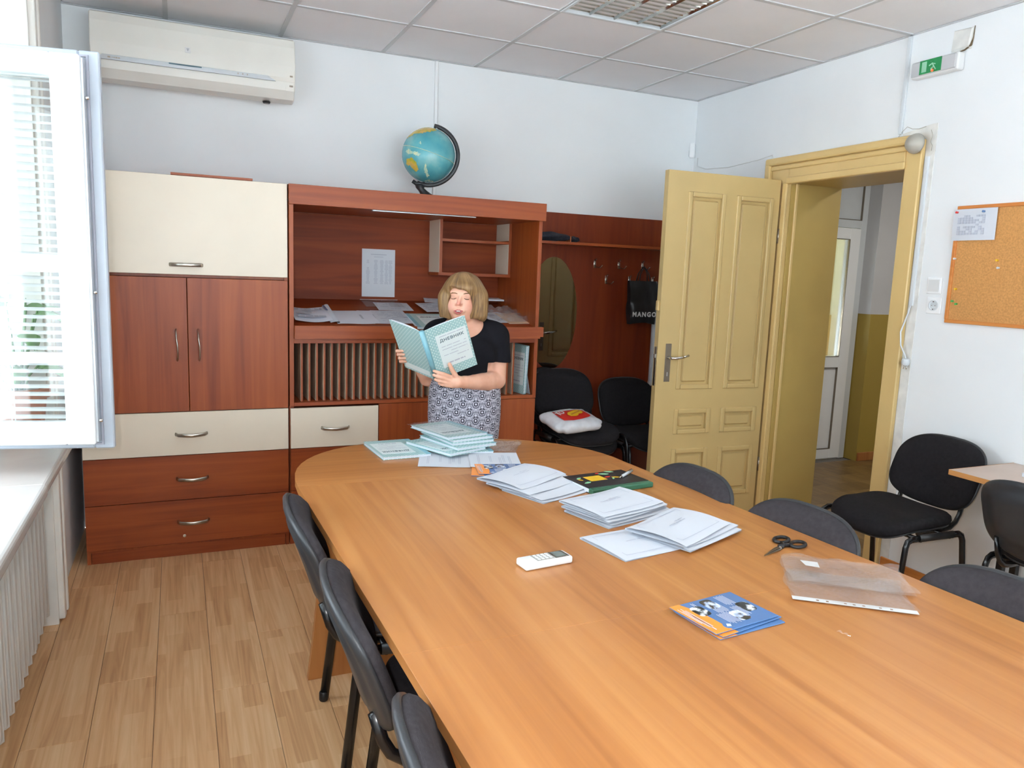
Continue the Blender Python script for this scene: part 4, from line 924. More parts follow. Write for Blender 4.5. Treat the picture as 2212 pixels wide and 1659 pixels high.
for s in (-1, 1): obj('contact_hole', MB().lathe([(0.0022, 0.0), (0.0022, 0.001)], 10, m=lambda a, b, c: (-0.0088-c, a+s*0.0095, b)), M['dark_steel'], so_)
for s in (-1, 1): obj('earth_clip', MB().box(-0.012, -0.008, -0.003, 0.003, s*0.019-0.002, s*0.019+0.002), M['chrome'], so_)
se = thing('motion_sensor', 'small white sensor box in the corner beside the door', 'sensor', (-0.004, -0.03, 2.475), (0, 0, R(-45)))
obj('case', MB().box(-0.05, -0.01, -0.028, 0.028, -0.055, 0.05, 0.008, 2), M['pvc'], se); obj('lens', MB().box(-0.054, -0.049, -0.02, 0.02, -0.045, 0.0, 0.003), M['pvc_grey'], se)
sca = tag(obj('sensor_cable', MB().tube([(-0.004, -0.05, 2.42), (-0.004, -0.05, 2.36), (-0.004, -0.15, 2.33), (-0.004, -0.4, 2.315), (-0.004, -0.7, 2.33), (-0.004, -0.83, 2.345), (-0.004, -0.84, 2.315)], 0.003, 6), M['white'], None, True), 'thin white cable along the wall from the sensor to the door casing', 'cable')
# cork board
ck = thing('cork_board', 'wood framed cork board on the right wall', 'cork board', (0, -2.63, 1.652))
obj('cork_sheet', MB().box(-0.010, -0.002, -0.45, 0.45, -0.27, 0.27), M['cork'], ck)
for a_ in ((-0.46, 0.46, 0.268, 0.285), (-0.46, 0.46, -0.285, -0.268)): obj('frame_rail', MB().box(-0.018, -0.001, *a_, 0.002), M['corkframe'], ck)
for a_ in ((0.445, 0.462), (-0.462, -0.445)): obj('frame_rail', MB().box(-0.018, -0.001, *a_, -0.268, 0.268, 0.002), M['corkframe'], ck)
pn = thing('pinned_paper', 'white printed sheet pinned to the top corner of the cork board', 'paper', (-0.0192, -2.268, 1.845))
pnm = MB(); pnm.grid(7, 5, lambda a, b: (-0.003*math.sin(PI*a)-0.002*b, 0.11-0.22*a, -0.075+0.15*b)); obj('sheet', pnm, M['paper'], pn, True)
pr = MB(); rnd = random.Random(2)
for j in range(9):
    for i in range(9):
        if rnd.random() < 0.72: y0 = 0.082-i*0.0155; zz = 0.045-j*0.0105; pr.box(-0.0066, -0.0058, y0-0.014, y0, zz-0.009, zz)
obj('print', pr, M['ink'], pn)
def pin(y, z, x, col, lab):
    t = thing('push_pin', lab, 'pin', (x, y, z), group='push pins on the cork board')
    obj('head', MB().lathe([(0.005, 0.0), (0.0035, 0.003), (0.0035, 0.008), (0.0055, 0.009), (0.0055, 0.011), (0.003, 0.012)], 12, m=lambda a, b, c: (-c, a, b)), M[col], t, True, 40)
    obj('needle', MB().tube([(0.0, 0, 0), (0.006, 0, 0)], 0.0008, 6), M['steel'], t)
M['greenpin'] = plain('green_pin', '3FA24C', 0.4, var=0.05)
pin(-2.178, 1.906, -0.022, 'redp', 'red pin holding the white sheet on the cork board')
pin(-2.315, 1.904, -0.024, 'bluep', 'blue pin holding the white sheet on the cork board')
pin(-2.186, 1.683, -0.010, 'white', 'white pin alone on the cork board below the sheet')
pin(-2.40, 1.675, -0.010, 'yellowp', 'yellow pin on the cork board, the higher of two')
pin(-2.41, 1.64, -0.010, 'pvc_grey', 'grey pin on the cork board just under a yellow pin')
pin(-2.21, 1.535, -0.010, 'yellowp', 'yellow pin on the cork board, low near the frame')
pin(-2.20, 1.475, -0.010, 'greenpin', 'green pin nearest the frame corner of the cork board')
pin(-2.222, 1.462, -0.010, 'greenpin', 'green pin second from the frame corner of the cork board')

# ------------------------------------------------------------------ papers on the display shelf and its back board
def put(x, y, z, rz=0, tilt=None):
    m = Matrix.Translation((x, y, z))
    if tilt: m = m @ Matrix.Rotation(tilt, 4, 'X')
    return m @ Matrix.Rotation(rz, 4, 'Z')
def lines(mb, x0, x1, y0, y1, k, z, seed=0, fill=0.6, h=0.42):
    rnd = random.Random(seed); d = (y1-y0)/k
    for i in range(k):
        y = y1-(i+0.5)*d; xx = x0
        while xx < x1:
            w = rnd.uniform(0.012, 0.05)
            if rnd.random() < fill: bar(mb, xx, min(x1, xx+w), y-d*h/2, y+d*h/2, z)
            xx += w+0.004
TL = math.atan(0.2)
def shelf_sheet(label, x, y, rz, w, h, k, seed, mat='paper', curl=0.0, lift=0.001, group='papers on the display shelf', ink='ink'):
    t = thing('paper_sheet', label, 'paper', group=group, M=put(x, y, zs(y)+lift, rz, TL))
    m = MB(); m.grid(9, 5, lambda a, b: (w*(a-0.5), h*(b-0.5), curl*(2*a-1)**2+0.0008*math.sin(7*a+3*b)))
    obj('sheet', m, M[mat], t, True)
    p = MB(); lines(p, -w*0.38, w*0.38, -h*0.38, h*0.40, k, curl+0.0018, seed); obj('print', p, M[ink], t)
    return t
shelf_sheet('creased white drawing sheet at the cupboard end of the display shelf', -2.855, -0.43, 0.0, 0.20, 0.30, 3, 3, 'paper2', 0.012, 0.006)
tj = thing('magazine', 'magazine with curled dark-edged pages beside the creased sheet on the display shelf', 'magazine', M=put(-2.752, -0.43, zs(-0.43)+0.004, R(2), TL))
m = MB(); m.grid(7, 4, lambda a, b: (-0.02+0.045*a, -0.15+0.30*b, 0.022*math.sin(PI*a*0.6)*(0.3+b))); obj('page', m, M['paper'], tj, True)
obj('back_cover', MB().box(0.018, 0.03, -0.15, 0.15, 0.0, 0.003), M['black'], tj); obj('cover_print', MB().box(-0.012, 0.0, 0.02, 0.13, 0.026, 0.0268), M['bluep'], tj)
shelf_sheet('plain pale sheet next to the magazine on the display shelf', -2.625, -0.445, 0, 0.21, 0.285, 1, 5, 'paper2')
shelf_sheet('second plain pale sheet on the display shelf, under the pair of printed ones', -2.46, -0.44, R(1), 0.21, 0.29, 1, 6, 'paper2', lift=0.002)
shelf_sheet('printed sheet overlapping the plain pale ones on the display shelf', -2.39, -0.44, R(-1), 0.20, 0.285, 9, 7, lift=0.004)
shelf_sheet('printed sheet lying highest up the slope of the display shelf', -2.32, -0.205, R(-2), 0.215, 0.195, 6, 8, lift=0.005)
shelf_sheet('narrow white sheet left of the teal diary on the display shelf', -2.285, -0.49, R(-2), 0.10, 0.18, 2, 9, lift=0.003)
shelf_sheet('white letter sheet on the display shelf behind the standing woman', -2.07, -0.27, R(4), 0.19, 0.22, 4, 10, lift=0.02)
shelf_sheet('small tilted sheet lying over the letter behind the standing woman', -2.03, -0.14, R(-12), 0.14, 0.12, 2, 11, lift=0.03)
shelf_sheet('white sheet inside the clear folder on the display shelf', -1.72, -0.43, R(8), 0.16, 0.24, 2, 12, lift=0.004)
t = thing('cardboard_sheet', 'beige cardboard sheet under clear film at the right end of the display shelf', 'cardboard', M=put(-1.615, -0.44, zs(-0.44)+0.002, R(2), TL))
M['card'] = plain('beige_card', 'C9A98A', 0.8, var=0.05)
obj('card', MB().box(-0.08, 0.08, -0.12, 0.12, 0, 0.003, 0.001), M['card'], t); obj('backing', MB().box(-0.078, 0.078, -0.118, 0.118, -0.001, 0.0), M['paper2'], t)
t = thing('booklet', 'thin pale booklet on the display shelf behind the woman\'s shoulder', 'booklet', M=put(-1.64, -0.09, zs(-0.09)+0.03, R(-6), TL*0.4))
obj('cover', MB().box(-0.13, 0.13, -0.05, 0.05, 0.008, 0.010), M['paper2'], t); obj('pages', MB().box(-0.128, 0.128, -0.048, 0.048, 0.0, 0.008), M['paper'], t)
def crumple(w, h, amp, seed, nu=22, nv=16, lift=0.001):
    rnd = random.Random(seed); W = [(rnd.uniform(8, 40), rnd.uniform(-40, 40), rnd.uniform(0, 6)) for _ in range(7)]
    def f(a, b):
        x, y = w*(a-0.5), h*(b-0.5); s = 0
        for fx, fy, p in W: s += abs(math.sin((fx*x+fy*y)+p))
        s += rnd.uniform(-0.25, 0.25)
        e = min(1.0, 9*min(a, 1-a, b, 1-b)+0.25)
        return (x+0.01*math.sin(30*y+seed), y+0.008*math.sin(27*x+seed), lift+amp*(s/7-0.4)*e if s/7 > 0.4 else lift)
    return nu, nv, f
t = thing('clear_folder', 'crumpled clear plastic folder lying over the cardboard on the display shelf', 'folder', M=put(-1.64, -0.40, zs(-0.40)+0.008, R(4), TL))
q = crumple(0.27, 0.30, 0.09, 5); m = MB(); m.grid(*q); obj('film', m, M['film'], t)
q = crumple(0.26, 0.29, 0.02, 6, lift=0.0); m = MB(); m.grid(*q); obj('back_film', m, M['film'], t)
t = thing('clear_pocket', 'flat clear pocket at the top of the display shelf under the notice', 'folder', M=put(-2.37, -0.13, zs(-0.13)+0.002, 0, TL))
m = MB(); m.grid(8, 6, lambda a, b: (-0.12+0.24*a, -0.09+0.18*b, 0.003+0.002*math.sin(9*a))); obj('film', m, M['film'], t); obj('weld_seam', MB().box(-0.12, 0.12, 0.088, 0.09, 0.003, 0.005), M['white'], t)
t = thing('notice', 'printed notice sheet taped to the back of the wall unit niche', 'notice', (-2.372, -0.0335, 1.50))
obj('sheet', MB().box(-0.105, 0.105, -0.002, 0.0, -0.148, 0.148), M['paper'], t)
p = MB(); rnd = random.Random(4)
def bz(x0, x1, z0, z1): p.quad((x0, -0.0026, z0), (x1, -0.0026, z0), (x1, -0.0026, z1), (x0, -0.0026, z1))
bz(-0.05, 0.05, 0.112, 0.118); bz(-0.03, 0.03, 0.098, 0.102)
for c in (-0.068, -0.018, 0.02, 0.05, 0.075):
    for j in range(20):
        if c < -0.06 and j in (3, 4, 5): continue
        w = rnd.uniform(0.012, 0.026); zz = 0.078-j*0.0075; bz(c-w/2, c+w/2, zz-0.002, zz+0.002)
obj('print', p, M['ink'], t)

# ------------------------------------------------------------------ teal school diaries
m_, n, l, b = new_mat('teal_diary_cover')
tc = n.new('ShaderNodeTexCoord'); mp = n.new('ShaderNodeMapping'); mp.inputs['Rotation'].default_value = (0, 0, R(45)); l.new(tc.outputs['Object'], mp.inputs[0])
vo = n.new('ShaderNodeTexVoronoi'); vo.voronoi_dimensions = '2D'; vo.inputs['Scale'].default_value = 75; vo.inputs['Randomness'].default_value = 0.0; l.new(mp.outputs[0], vo.inputs['Vector'])
l.new(ramp(n, l, vo.outputs['Distance'], [(0.18, 'D3E3E0'), (0.30, '9CC2C2'), (0.55, '97BEC0'), (0.66, 'B9D4D1')]), b.inputs['Base Color']); b.inputs['Roughness'].default_value = 0.3
M['teal'] = m_
M['tealspine'] = plain('teal_cloth_spine', '7FB4C2', 0.35, var=0.04)
M['label'] = plain('diary_label', 'DDE8E8', 0.4, var=0.02)
dn_word = text_mesh('ДНЕВНИК', 0.0225, 0.0003, space=1.12, bold=0.0004); dn_word.materials.append(M['ink2'])
DW, DH, DT_ = 0.212, 0.298, 0.013
def rough_lines():
    p = MB(); lines(p, 0.068, 0.19, -0.20, -0.115, 5, 0.0012, 3, 0.75, 0.18); lines(p, 0.085, 0.165, -0.235, -0.21, 1, 0.0012, 4, 0.9, 0.3); lines(p, 0.07, 0.19, -0.068, -0.060, 1, 0.0012, 5, 0.95, 0.45); return p
dl = rough_lines().mesh('print'); dl.materials.append(M['ink'])
cov_me = MB().box(0.022, DW, -DH, 0, -0.0018, 0.0, 0.0006).mesh('cover'); cov_me.materials.append(M['teal'])
lab_me = MB().box(0.055, DW-0.012, -DH+0.055, -0.045, 0.0, 0.0006).mesh('label_panel'); lab_me.materials.append(M['label'])
spi_me = MB().box(0, 0.022, -DH, 0, -0.0018, 0.0002, 0.0006).mesh('spine'); spi_me.materials.append(M['tealspine'])
bak_me = MB().box(0.0, DW, -DH, 0, -DT_, -DT_+0.0018, 0.0006).mesh('back_cover'); bak_me.materials.append(M['teal'])
pag_me = MB().box(0.002, DW-0.004, -DH+0.004, -0.004, -DT_+0.0018, -0.0018).mesh('pages'); pag_me.materials.append(M['paper'])
def diary(label, Mx, group='teal school diaries', lettering=True):
    t = thing('school_diary', label, 'diary', group=group, M=Mx)
    link('cover', cov_me, None, t); link('spine', spi_me, None, t); link('back_cover', bak_me, None, t); link('pages', pag_me, None, t)
    lp_ = link('label_panel', lab_me, None, t)
    if lettering:
        link('lettering', dn_word, None, lp_, M=Matrix.Translation((0.129, -0.085, 0.001))); link('print', dl, None, lp_)
    return t
def flat_diary(label, cx, cy, z, rz, group='teal school diaries on the table'):
    Mx = Matrix.Translation((cx, cy, z+DT_)) @ Matrix.Rotation(rz, 4, 'Z') @ Matrix.Translation((-DW/2, DH/2, 0))
    return diary(label, Mx, group)
flat_diary('teal school diary lying alone left of the diary stack on the table', -2.678, -1.645, 0.7505, R(183))
sd = [(-2.375, -1.655, 172, 'teal school diary at the very bottom of the diary stack'), (-2.47, -1.69, 203, 'teal school diary second from the bottom of the stack, turned to the left'),
      (-2.405, -1.665, 196, 'teal school diary third from the bottom of the diary stack'), (-2.40, -1.64, 190, 'teal school diary fourth from the bottom of the diary stack'),
      (-2.41, -1.64, 194, 'teal school diary second from the top of the diary stack'), (-2.44, -1.64, 196, 'teal school diary topmost of the diary stack, in a clear wrapper')]
for k, (x, y, a, lab) in enumerate(sd): top_d = flat_diary(lab, x, y, 0.7505+k*(DT_+0.0012), R(a))
m = MB(); m.grid(14, 10, lambda a, b: (-0.012+(DW+0.024)*a, -DH-0.012+(DH+0.024)*b, 0.0022+0.003*abs(math.sin(13*a+9*b))*(1 if 0.1 < a < 0.9 else 0.3))); obj('clear_wrapper', m, M['film'], top_d)
# diary on the display shelf and diaries standing in the unit
diary('teal school diary lying in the middle of the display shelf', put(-2.195, -0.49, zs(-0.49)+DT_+0.002, R(-1), TL) @ Matrix.Translation((-DW/2, DH/2-0.06, 0)), 'teal diaries in the wall unit')
def upright(label, x, y, rz, lean=0.06):
    """stands on its lower edge, cover facing left"""
    Mx = Matrix.Translation((x, y, 0.799)) @ Matrix.Rotation(rz, 4, 'Z') @ Matrix.Rotation(lean, 4, 'Y') @ frame((0, 0, DH), (0, -1, 0), (0, 0, 1), (-1, 0, 0))
    return diary(label, Mx, 'teal diaries in the wall unit', True)
upright('teal school diary standing in the open slot at the right end of the wall unit', -1.640, -0.42, R(8), 0.03)
upright('teal school diary standing behind the first in the open slot of the wall unit', -1.612, -0.40, R(4), 0.04)
lsh = thing('paper_sheet', 'white sheet leaning beside the standing diaries in the wall unit slot', 'paper', (-1.57, -0.5, 0.798), (0, R(-9), R(6)))
obj('sheet', MB().prism([(-0.11, 0), (0.11, 0), (0.11, 0.20), (0.0, 0.21), (-0.10, 0.12)], 0.0, 0.002, m=lambda a, b, c: (c, a, b)), M['paper'], lsh); obj('print', MB().box(-0.0008, -0.0002, -0.07, 0.07, 0.03, 0.035), M['ink'], lsh)
lsh = thing('paper_sheet', 'white sheets standing in the wall unit slot behind the woman\'s elbow', 'paper', (-1.792, -0.55, 0.798), (0, 0, 0))
for k in range(3): obj('sheet', MB().box(k*0.004, k*0.004+0.001, -0.09, 0.09, 0, 0.16-0.01*k), M['paper'], lsh)

# ------------------------------------------------------------------ things on the table
TZ = 0.7505
def folded_mesh(w, h, gap, bow, seed):
    m = MB(); n_ = 16
    pr_ = [(w/2, 0.0004), (w/4, 0.0004), (0, 0.0004), (-w/4, 0.0004), (-w/2+gap, 0.0006)]
    for k in range(1, 6):
        a = -PI/2-PI*k/6; pr_.append((-w/2+gap+gap*math.cos(a), gap/2+0.0005+gap/2*math.sin(a)))
    for k in range(0, 9):
        t_ = k/8; pr_.append((-w/2+gap+t_*(w-gap), 0.0014+gap*(1-t_)**0.6+bow*math.sin(PI*t_)))
    L = len(pr_)-1
    def f(a, b):
        i = a*L; x, z = pr_[int(round(i))]
        return (h*(b-0.5), -x, z+0.0015*math.sin(2.2*PI*b+seed)*(1 if z > 0.0012 else 0) + (0.002*abs(2*b-1)**3 if z > 0.0012 else 0))
    m.grid(len(pr_), 7, f)
    return m.mesh('sheet', True, 50)
fold_me = [folded_mesh(0.206, 0.297, 0.004, 0.003, 0.3), folded_mesh(0.206, 0.297, 0.003, 0.0015, 1.7), folded_mesh(0.206, 0.297, 0.006, 0.008, 2.9)]
for q in fold_me: q.materials.append(M['paper'])
def border():
    p = MB(); x0, x1, y0, y1, z, w = -0.122, 0.122, -0.078, 0.078, 0.0, 0.0022
    for i in range(12):
        xa, xb = x0+(x1-x0)*i/12, x0+(x1-x0)*(i+1)/12
        bar(p, xa, xb, y0, y0+w, z); bar(p, xa, xb, y1-w, y1, z)
    bar(p, x0, x0+w, y0, y1, z); bar(p, x1-w, x1, y0, y1, z)
    lines(p, -0.05, 0.05, 0.0, 0.022, 2, z, 2, 0.8, 0.3); return p
def folded(label, x, y, z, a, kind=0, printed=False, group='white folded sheets on the table', tilt=0.0):
    t = thing('folded_sheet', label, 'paper', group=group, M=Matrix.Translation((x, y, z)) @ Matrix.Rotation(R(a), 4, 'Z') @ Matrix.Rotation(tilt, 4, 'X'))
    link('sheet', fold_me[kind], None, t)
    if printed:
        p = MB(); g_, bw_ = ((0.004, 0.003), (0.003, 0.0015), (0.006, 0.008))[kind]
        src = border(); 
        for vv in src.bm.verts:
            t_ = min(1, max(0, (0.103-vv.co.y)/0.206))
            vv.co.z = 0.0014+g_*(1-t_)**0.6+bw_*math.sin(PI*t_)+0.002*abs(2*vv.co.x/0.297)**3+0.0022
        obj('print', src, M['ink'], t)
    return t
folded('white folded sheet at the bottom of the pile behind the black notebook', -2.30, -2.385, TZ, 21, 1)
folded('white folded sheet second from the bottom in the pile by the notebook', -2.305, -2.37, TZ+0.0055, 22.5, 1)
folded('white folded sheet second from the top in the pile by the notebook', -2.335, -2.31, TZ+0.011, 26, 0)
folded('white folded sheet on top of the pile nearest the orange leaflets', -2.354, -2.255, TZ+0.018, 30, 2, True)
for k in range(6):
    folded('white folded sheet, %s of the tall middle pile' % ('lowest', 'second from the bottom', 'third from the bottom', 'third from the top', 'second from the top', 'topmost')[k],
           -2.195-0.003*k+0.006*((k*5) % 3-1), -2.685+0.003*k+0.005*((k*7) % 3-1), TZ+0.0056*k, 17+1.2*((k*5) % 4-1.5), (1, 0, 1, 1, 0, 0)[k], k == 5)
folded('single white folded sheet, flat on the table and partly under the front pile', -2.285, -2.955, TZ, 9.5, 0, True)
folded('white folded sheet lowest of the front pile, closest to the scissors', -2.105, -2.945, TZ+0.008, 21, 1)
folded('white folded sheet in the middle of the front pile', -2.10, -2.925, TZ+0.0135, 22, 1)
folded('white folded sheet on top of the front pile', -2.125, -2.925, TZ+0.019, 26, 2, True)

def a4(label, x, y, a, seed, z, w=0.21, h=0.25):
    t = thing('paper_sheet', label, 'paper', M=Matrix.Translation((x, y, z)) @ Matrix.Rotation(R(a), 4, 'Z'))
    m = MB(); m.grid(9, 7, lambda p_, q_: (w*(p_-0.5), h*(q_-0.5), 0.0008+0.0015*math.sin(3*p_+seed)**2)); obj('sheet', m, M['paper'], t, True)
    p = MB()
    for i, x_ in enumerate((-0.07, -0.02, 0.02, 0.035, 0.06)):
        for j in range(2): bar(p, x_+0.006*j-0.0012, x_+0.006*j+0.0012, -h*0.32+0.03*(i % 2), h*0.30-0.02*(i % 3), 0.0034)
    obj('print', p, M['ink'], t); return t
a4('white printed sheet at the left in front of the teal diaries on the table', -2.53, -1.855, -19, 1, TZ)
a4('white printed sheet at the right in front of the teal diaries on the table', -2.335, -1.93, -18, 2, TZ+0.004)
def leaflet(label, x, y, z, a, full):
    t = thing('leaflet', label, 'leaflet', M=Matrix.Translation((x, y, z)) @ Matrix.Rotation(R(a), 4, 'Z'), group='blue and orange leaflets on the table')
    W, Hh = 0.203, 0.150
    obj('sheet', MB().box(-W/2, W/2, -Hh/2, Hh/2, 0, 0.0026, 0.0008), M['bluep'], t)
    wave = [(-W/2, Hh/2), (-W/2+0.03, Hh/2)]+[(-W/2+0.03+0.012*math.sin(k/8*4)+0.03*(k/8)**2, Hh/2-Hh*k/8) for k in range(1, 9)]+[(-W/2, -Hh/2)]
    obj('orange_band', MB().prism(wave[::-1], 0.0026, 0.0030), M['orangep'], t)
    if not full: return t
    p = MB()
    for x0, y0, k in ((-0.045, 0.066, 2), (-0.015, 0.045, 7), (0.035, 0.068, 6), (-0.03, -0.005, 7), (0.03, 0.01, 5)):
        for i in range(k): bar(p, x0+i*0.0052, x0+i*0.0052+0.0022, y0-0.045-0.004*(i % 3), y0-0.002*(i % 2), 0.0032)
    for i in range(4): bar(p, -W/2+0.006+i*0.0045, -W/2+0.008+i*0.0045, -0.045+0.02*(i == 0), 0.055-0.012*(i % 2), 0.0034)
    bar(p, -W/2+0.014, -W/2+0.0172, -0.06, 0.02, 0.0034)
    obj('lettering', p, M['paper'], t)
    for k, (x0, y0, mt) in enumerate(((-0.05, 0.045, 'photo'), (-0.002, 0.062, 'photo2'), (0.02, -0.012, 'photo2'), (0.07, 0.015, 'photo'))):
        m = MB(); m.prism([(x0+0.018*math.copysign(abs(math.cos(q))**0.5, math.cos(q)), y0-0.02+0.024*math.copysign(abs(math.sin(q))**0.5, math.sin(q))) for q in [2*PI*i/20 for i in range(20)]], 0.0030, 0.0036); obj('photo', m, M[mt], t)
    m = MB(); m.lathe([(0.014, 0.003), (0.014, 0.0036)], 20, m=lambda a_, b_, c_: (a_-0.045, b_-0.058, c_)); lg = obj('round_emblem', m, M['bluep'], t)
    m = MB(); m.prism([(-0.053, -0.061), (-0.042, -0.064), (-0.036, -0.055), (-0.045, -0.050)], 0.0036, 0.0040); obj('emblem_mark', m, M['paper'], lg)
    return t
leaflet('lowest blue and orange leaflet of the stack in the foreground', -2.366, -3.458, TZ, 5, False)
leaflet('middle blue and orange leaflet of the stack in the foreground', -2.366, -3.45, TZ+0.004, 10, False)
leaflet('topmost blue and orange leaflet with photos in the foreground', -2.373, -3.444, TZ+0.008, 7.5, True)
leaflet('lower orange and blue leaflet half hidden under white sheets at the far end', -2.39, -2.095, TZ, -22, False)
leaflet('upper orange and blue leaflet half hidden under white sheets at the far end', -2.365, -2.08, TZ+0.0045, -14, True)

nb = thing('notebook', 'black notebook with colourful leaf print and green spine among white papers', 'notebook', M=Matrix.Translation((-2.053, -2.378, TZ)) @ Matrix.Rotation(R(6), 4, 'Z'))
M['nbcover'] = plain('black_notebook_cover', '222021', 0.35, var=0.1)
M['nbgreen'] = plain('green_cloth_spine', '2F6048', 0.5, var=0.06); M['mint'] = plain('mint_print', '8FCF9E', 0.4, var=0.15, vs=90)
obj('cover', MB().box(-0.14, 0.14, -0.07, 0.10, 0.017, 0.0195, 0.0006), M['nbcover'], nb); obj('back_cover', MB().box(-0.14, 0.14, -0.07, 0.10, 0, 0.0025, 0.0006), M['nbcover'], nb)
obj('spine', MB().box(-0.14, 0.14, -0.1, -0.07, 0, 0.0197, 0.004, 2), M['nbgreen'], nb); obj('pages', MB().box(-0.137, 0.137, -0.095, 0.097, 0.0025, 0.017), M['paper'], nb)
obj('yellow_label', MB().box(-0.075, 0.0, 0.0, 0.06, 0.0195, 0.0199), M['yellowp'], nb)
def leafshape(x, y, a, s): return [(x+s*(math.cos(a)*u_-math.sin(a)*v_), y+s*(math.sin(a)*u_+math.cos(a)*v_)) for u_, v_ in ((-1, 0), (-0.3, 0.35), (0.4, 0.4), (1, 0), (0.3, -0.4), (-0.4, -0.35))]
for k, (x, y, a, s, c) in enumerate(((-0.10, 0.05, 0.5, 0.016, 'mint'), (-0.10, -0.01, 0.3, 0.02, 'mint'), (-0.105, 0.03, 2.2, 0.012, 'yellowp'), (0.01, 0.085, 0.3, 0.013, 'redp'), (0.03, 0.07, -0.4, 0.022, 'mint'), (0.07, 0.09, -0.5, 0.020, 'mint'), (0.02, 0.03, 0.2, 0.017, 'redp'), (0.03, 0.005, 0.9, 0.012, 'mint'), (0.05, 0.015, -0.5, 0.018, 'yellowp'), (0.11, 0.03, -0.4, 0.014, 'yellowp'))):
    obj('leaf_print', MB().prism(leafshape(x, y, a, s), 0.0195, 0.0199), M[c], nb)
pe = thing('pen', 'silver pen lying across the black notebook', 'pen', M=Matrix.Translation((-1.955, -2.35, TZ+0.026)) @ Matrix.Rotation(R(37), 4, 'Z'))
obj('barrel', MB().tube([(-0.05, 0, 0), (0.02, 0, 0), (0.062, 0, 0)], [0.0055, 0.006, 0.0058], 12), M['silver'], pe, True); obj('tip', MB().tube([(-0.066, 0, 0), (-0.05, 0, 0)], [0.0012, 0.0055], 12), M['chrome'], pe, True)
obj('clip', MB().box(0.015, 0.06, -0.0015, 0.0015, 0.0058, 0.0085, 0.0005), M['chrome'], pe); obj('push_button', MB().tube([(0.062, 0, 0), (0.072, 0, 0)], 0.003, 8), M['dark_steel'], pe, True)
rc = thing('remote_control', 'white air conditioner remote control in the middle of the bare tabletop', 'remote control', M=Matrix.Translation((-2.635, -3.02, TZ)) @ Matrix.Rotation(R(6), 4, 'Z'))
obj('body', MB().box(-0.075, 0.075, -0.028, 0.028, 0.0, 0.021, 0.006, 3), M['white'], rc, True, 50)
M['rcface'] = plain('remote_face_grey', 'A3A29C', 0.4, var=0.03)
obj('keypad', MB().box(-0.035, 0.02, -0.021, 0.021, 0.021, 0.0218, 0.0004), M['rcface'], rc)
for i in range(4):
    for j in range(3): obj('key', MB().box(-0.03+i*0.0125, -0.022+i*0.0125, -0.017+j*0.0125, -0.008+j*0.0125, 0.0215, 0.0236, 0.0008), M['white'], rc)
obj('screen_frame', MB().box(0.022, 0.066, -0.022, 0.022, 0.0208, 0.0217, 0.0004), M['dark_steel'], rc); M['lcd'] = plain('lcd_screen', '6E7670', 0.15, var=0.1); obj('screen', MB().box(0.028, 0.06, -0.017, 0.017, 0.0217, 0.0221), M['lcd'], rc)
sz = thing('scissors', 'scissors with black ring handles lying near the table edge', 'scissors', M=Matrix.Translation((-1.91, -3.135, TZ)) @ Matrix.Rotation(R(22), 4, 'Z'))
for s in (-1, 1):
    bl_ = obj('blade', MB().prism([(-0.105, 0.0), (-0.02, s*0.009 if s > 0 else -0.009), (0.02, s*0.006), (0.02, -s*0.004), (-0.02, -s*0.002)][::s], 0.002+0.0012*(s > 0)*2, 0.0036+0.0012*(s > 0)*2), M['dark_steel'], sz)
    ring = [(0.062+0.030*math.cos(q), -s*(0.026)+0.019*math.sin(q), 0.006) for q in [2*PI*i/24 for i in range(25)]]
    obj('ring_handle', MB().tube(ring, 0.0055, 8, cap=False).tube([(0.0, s*0.004, 0.006), (0.02, s*0.0, 0.006), (0.036, -s*0.014, 0.006)], [0.006, 0.006, 0.006], 8), M['black'], sz, True)
obj('rivet', MB().lathe([(0.005, 0.004), (0.005, 0.0075), (0.003, 0.008)], 14), M['chrome'], sz, True, 40)
# clear pockets
def pocket(label, x, y, a, w, h, amp, seed, z, strip=False):
    t = thing('clear_pocket', label, 'plastic pocket', M=Matrix.Translation((x, y, z)) @ Matrix.Rotation(R(a), 4, 'Z'), group='clear plastic pockets on the table')
    q = crumple(w, h, amp, seed, 52, 38, 0.003); m = MB(); m.grid(*q); obj('film', m, M['film'], t)
    m = MB(); m.grid(8, 6, lambda p_, q_: (w*(p_-0.5), h*(q_-0.5), 0.0008)); obj('back_film', m, M['film'], t)
    if strip:
        hs = MB(); x0, x1, y0, y1 = -w/2, w/2, -h/2-0.012, -h/2+0.010; holes = [-0.085, -0.062, -0.02, 0.0, 0.022, 0.06, 0.085]
        xs_ = [x0]+[v for c in holes for v in (c-0.0032, c+0.0032)]+[x1]
        for i in range(len(xs_)-1):
            xa, xb = xs_[i], xs_[i+1]; zc = 0.004
            if i % 2 == 0: bar(hs, xa, xb, y0, y1, zc)
            else: bar(hs, xa, xb, y0, (y0+y1)/2-0.0032, zc); bar(hs, xa, xb, (y0+y1)/2+0.0032, y1, zc)
        obj('punched_strip', hs, M['white'], t)
    return t
pocket('clear punched pocket with a white hole strip, lowest by the table edge', -1.965, -3.43, -37, 0.29, 0.20, 0.012, 11, TZ, True)
pk = pocket('crumpled clear pocket with a small white tag, lying over the punched one', -1.895, -3.36, -37, 0.31, 0.20, 0.03, 23, TZ+0.006)
m = MB(); m.quad((-0.115, 0.012, 0.022), (-0.07, 0.01, 0.022), (-0.07, -0.03, 0.022), (-0.105, -0.025, 0.022)); obj('paper_tag', m, M['white'], pk)
pocket('clear folder at the far end beside the diary stack on the table', -2.235, -1.68, -30, 0.22, 0.22, 0.03, 31, TZ)
fs = thing('film_scrap', 'tiny clear plastic scrap lying alone in the table foreground', 'plastic scrap', (-2.174, -3.614, TZ))
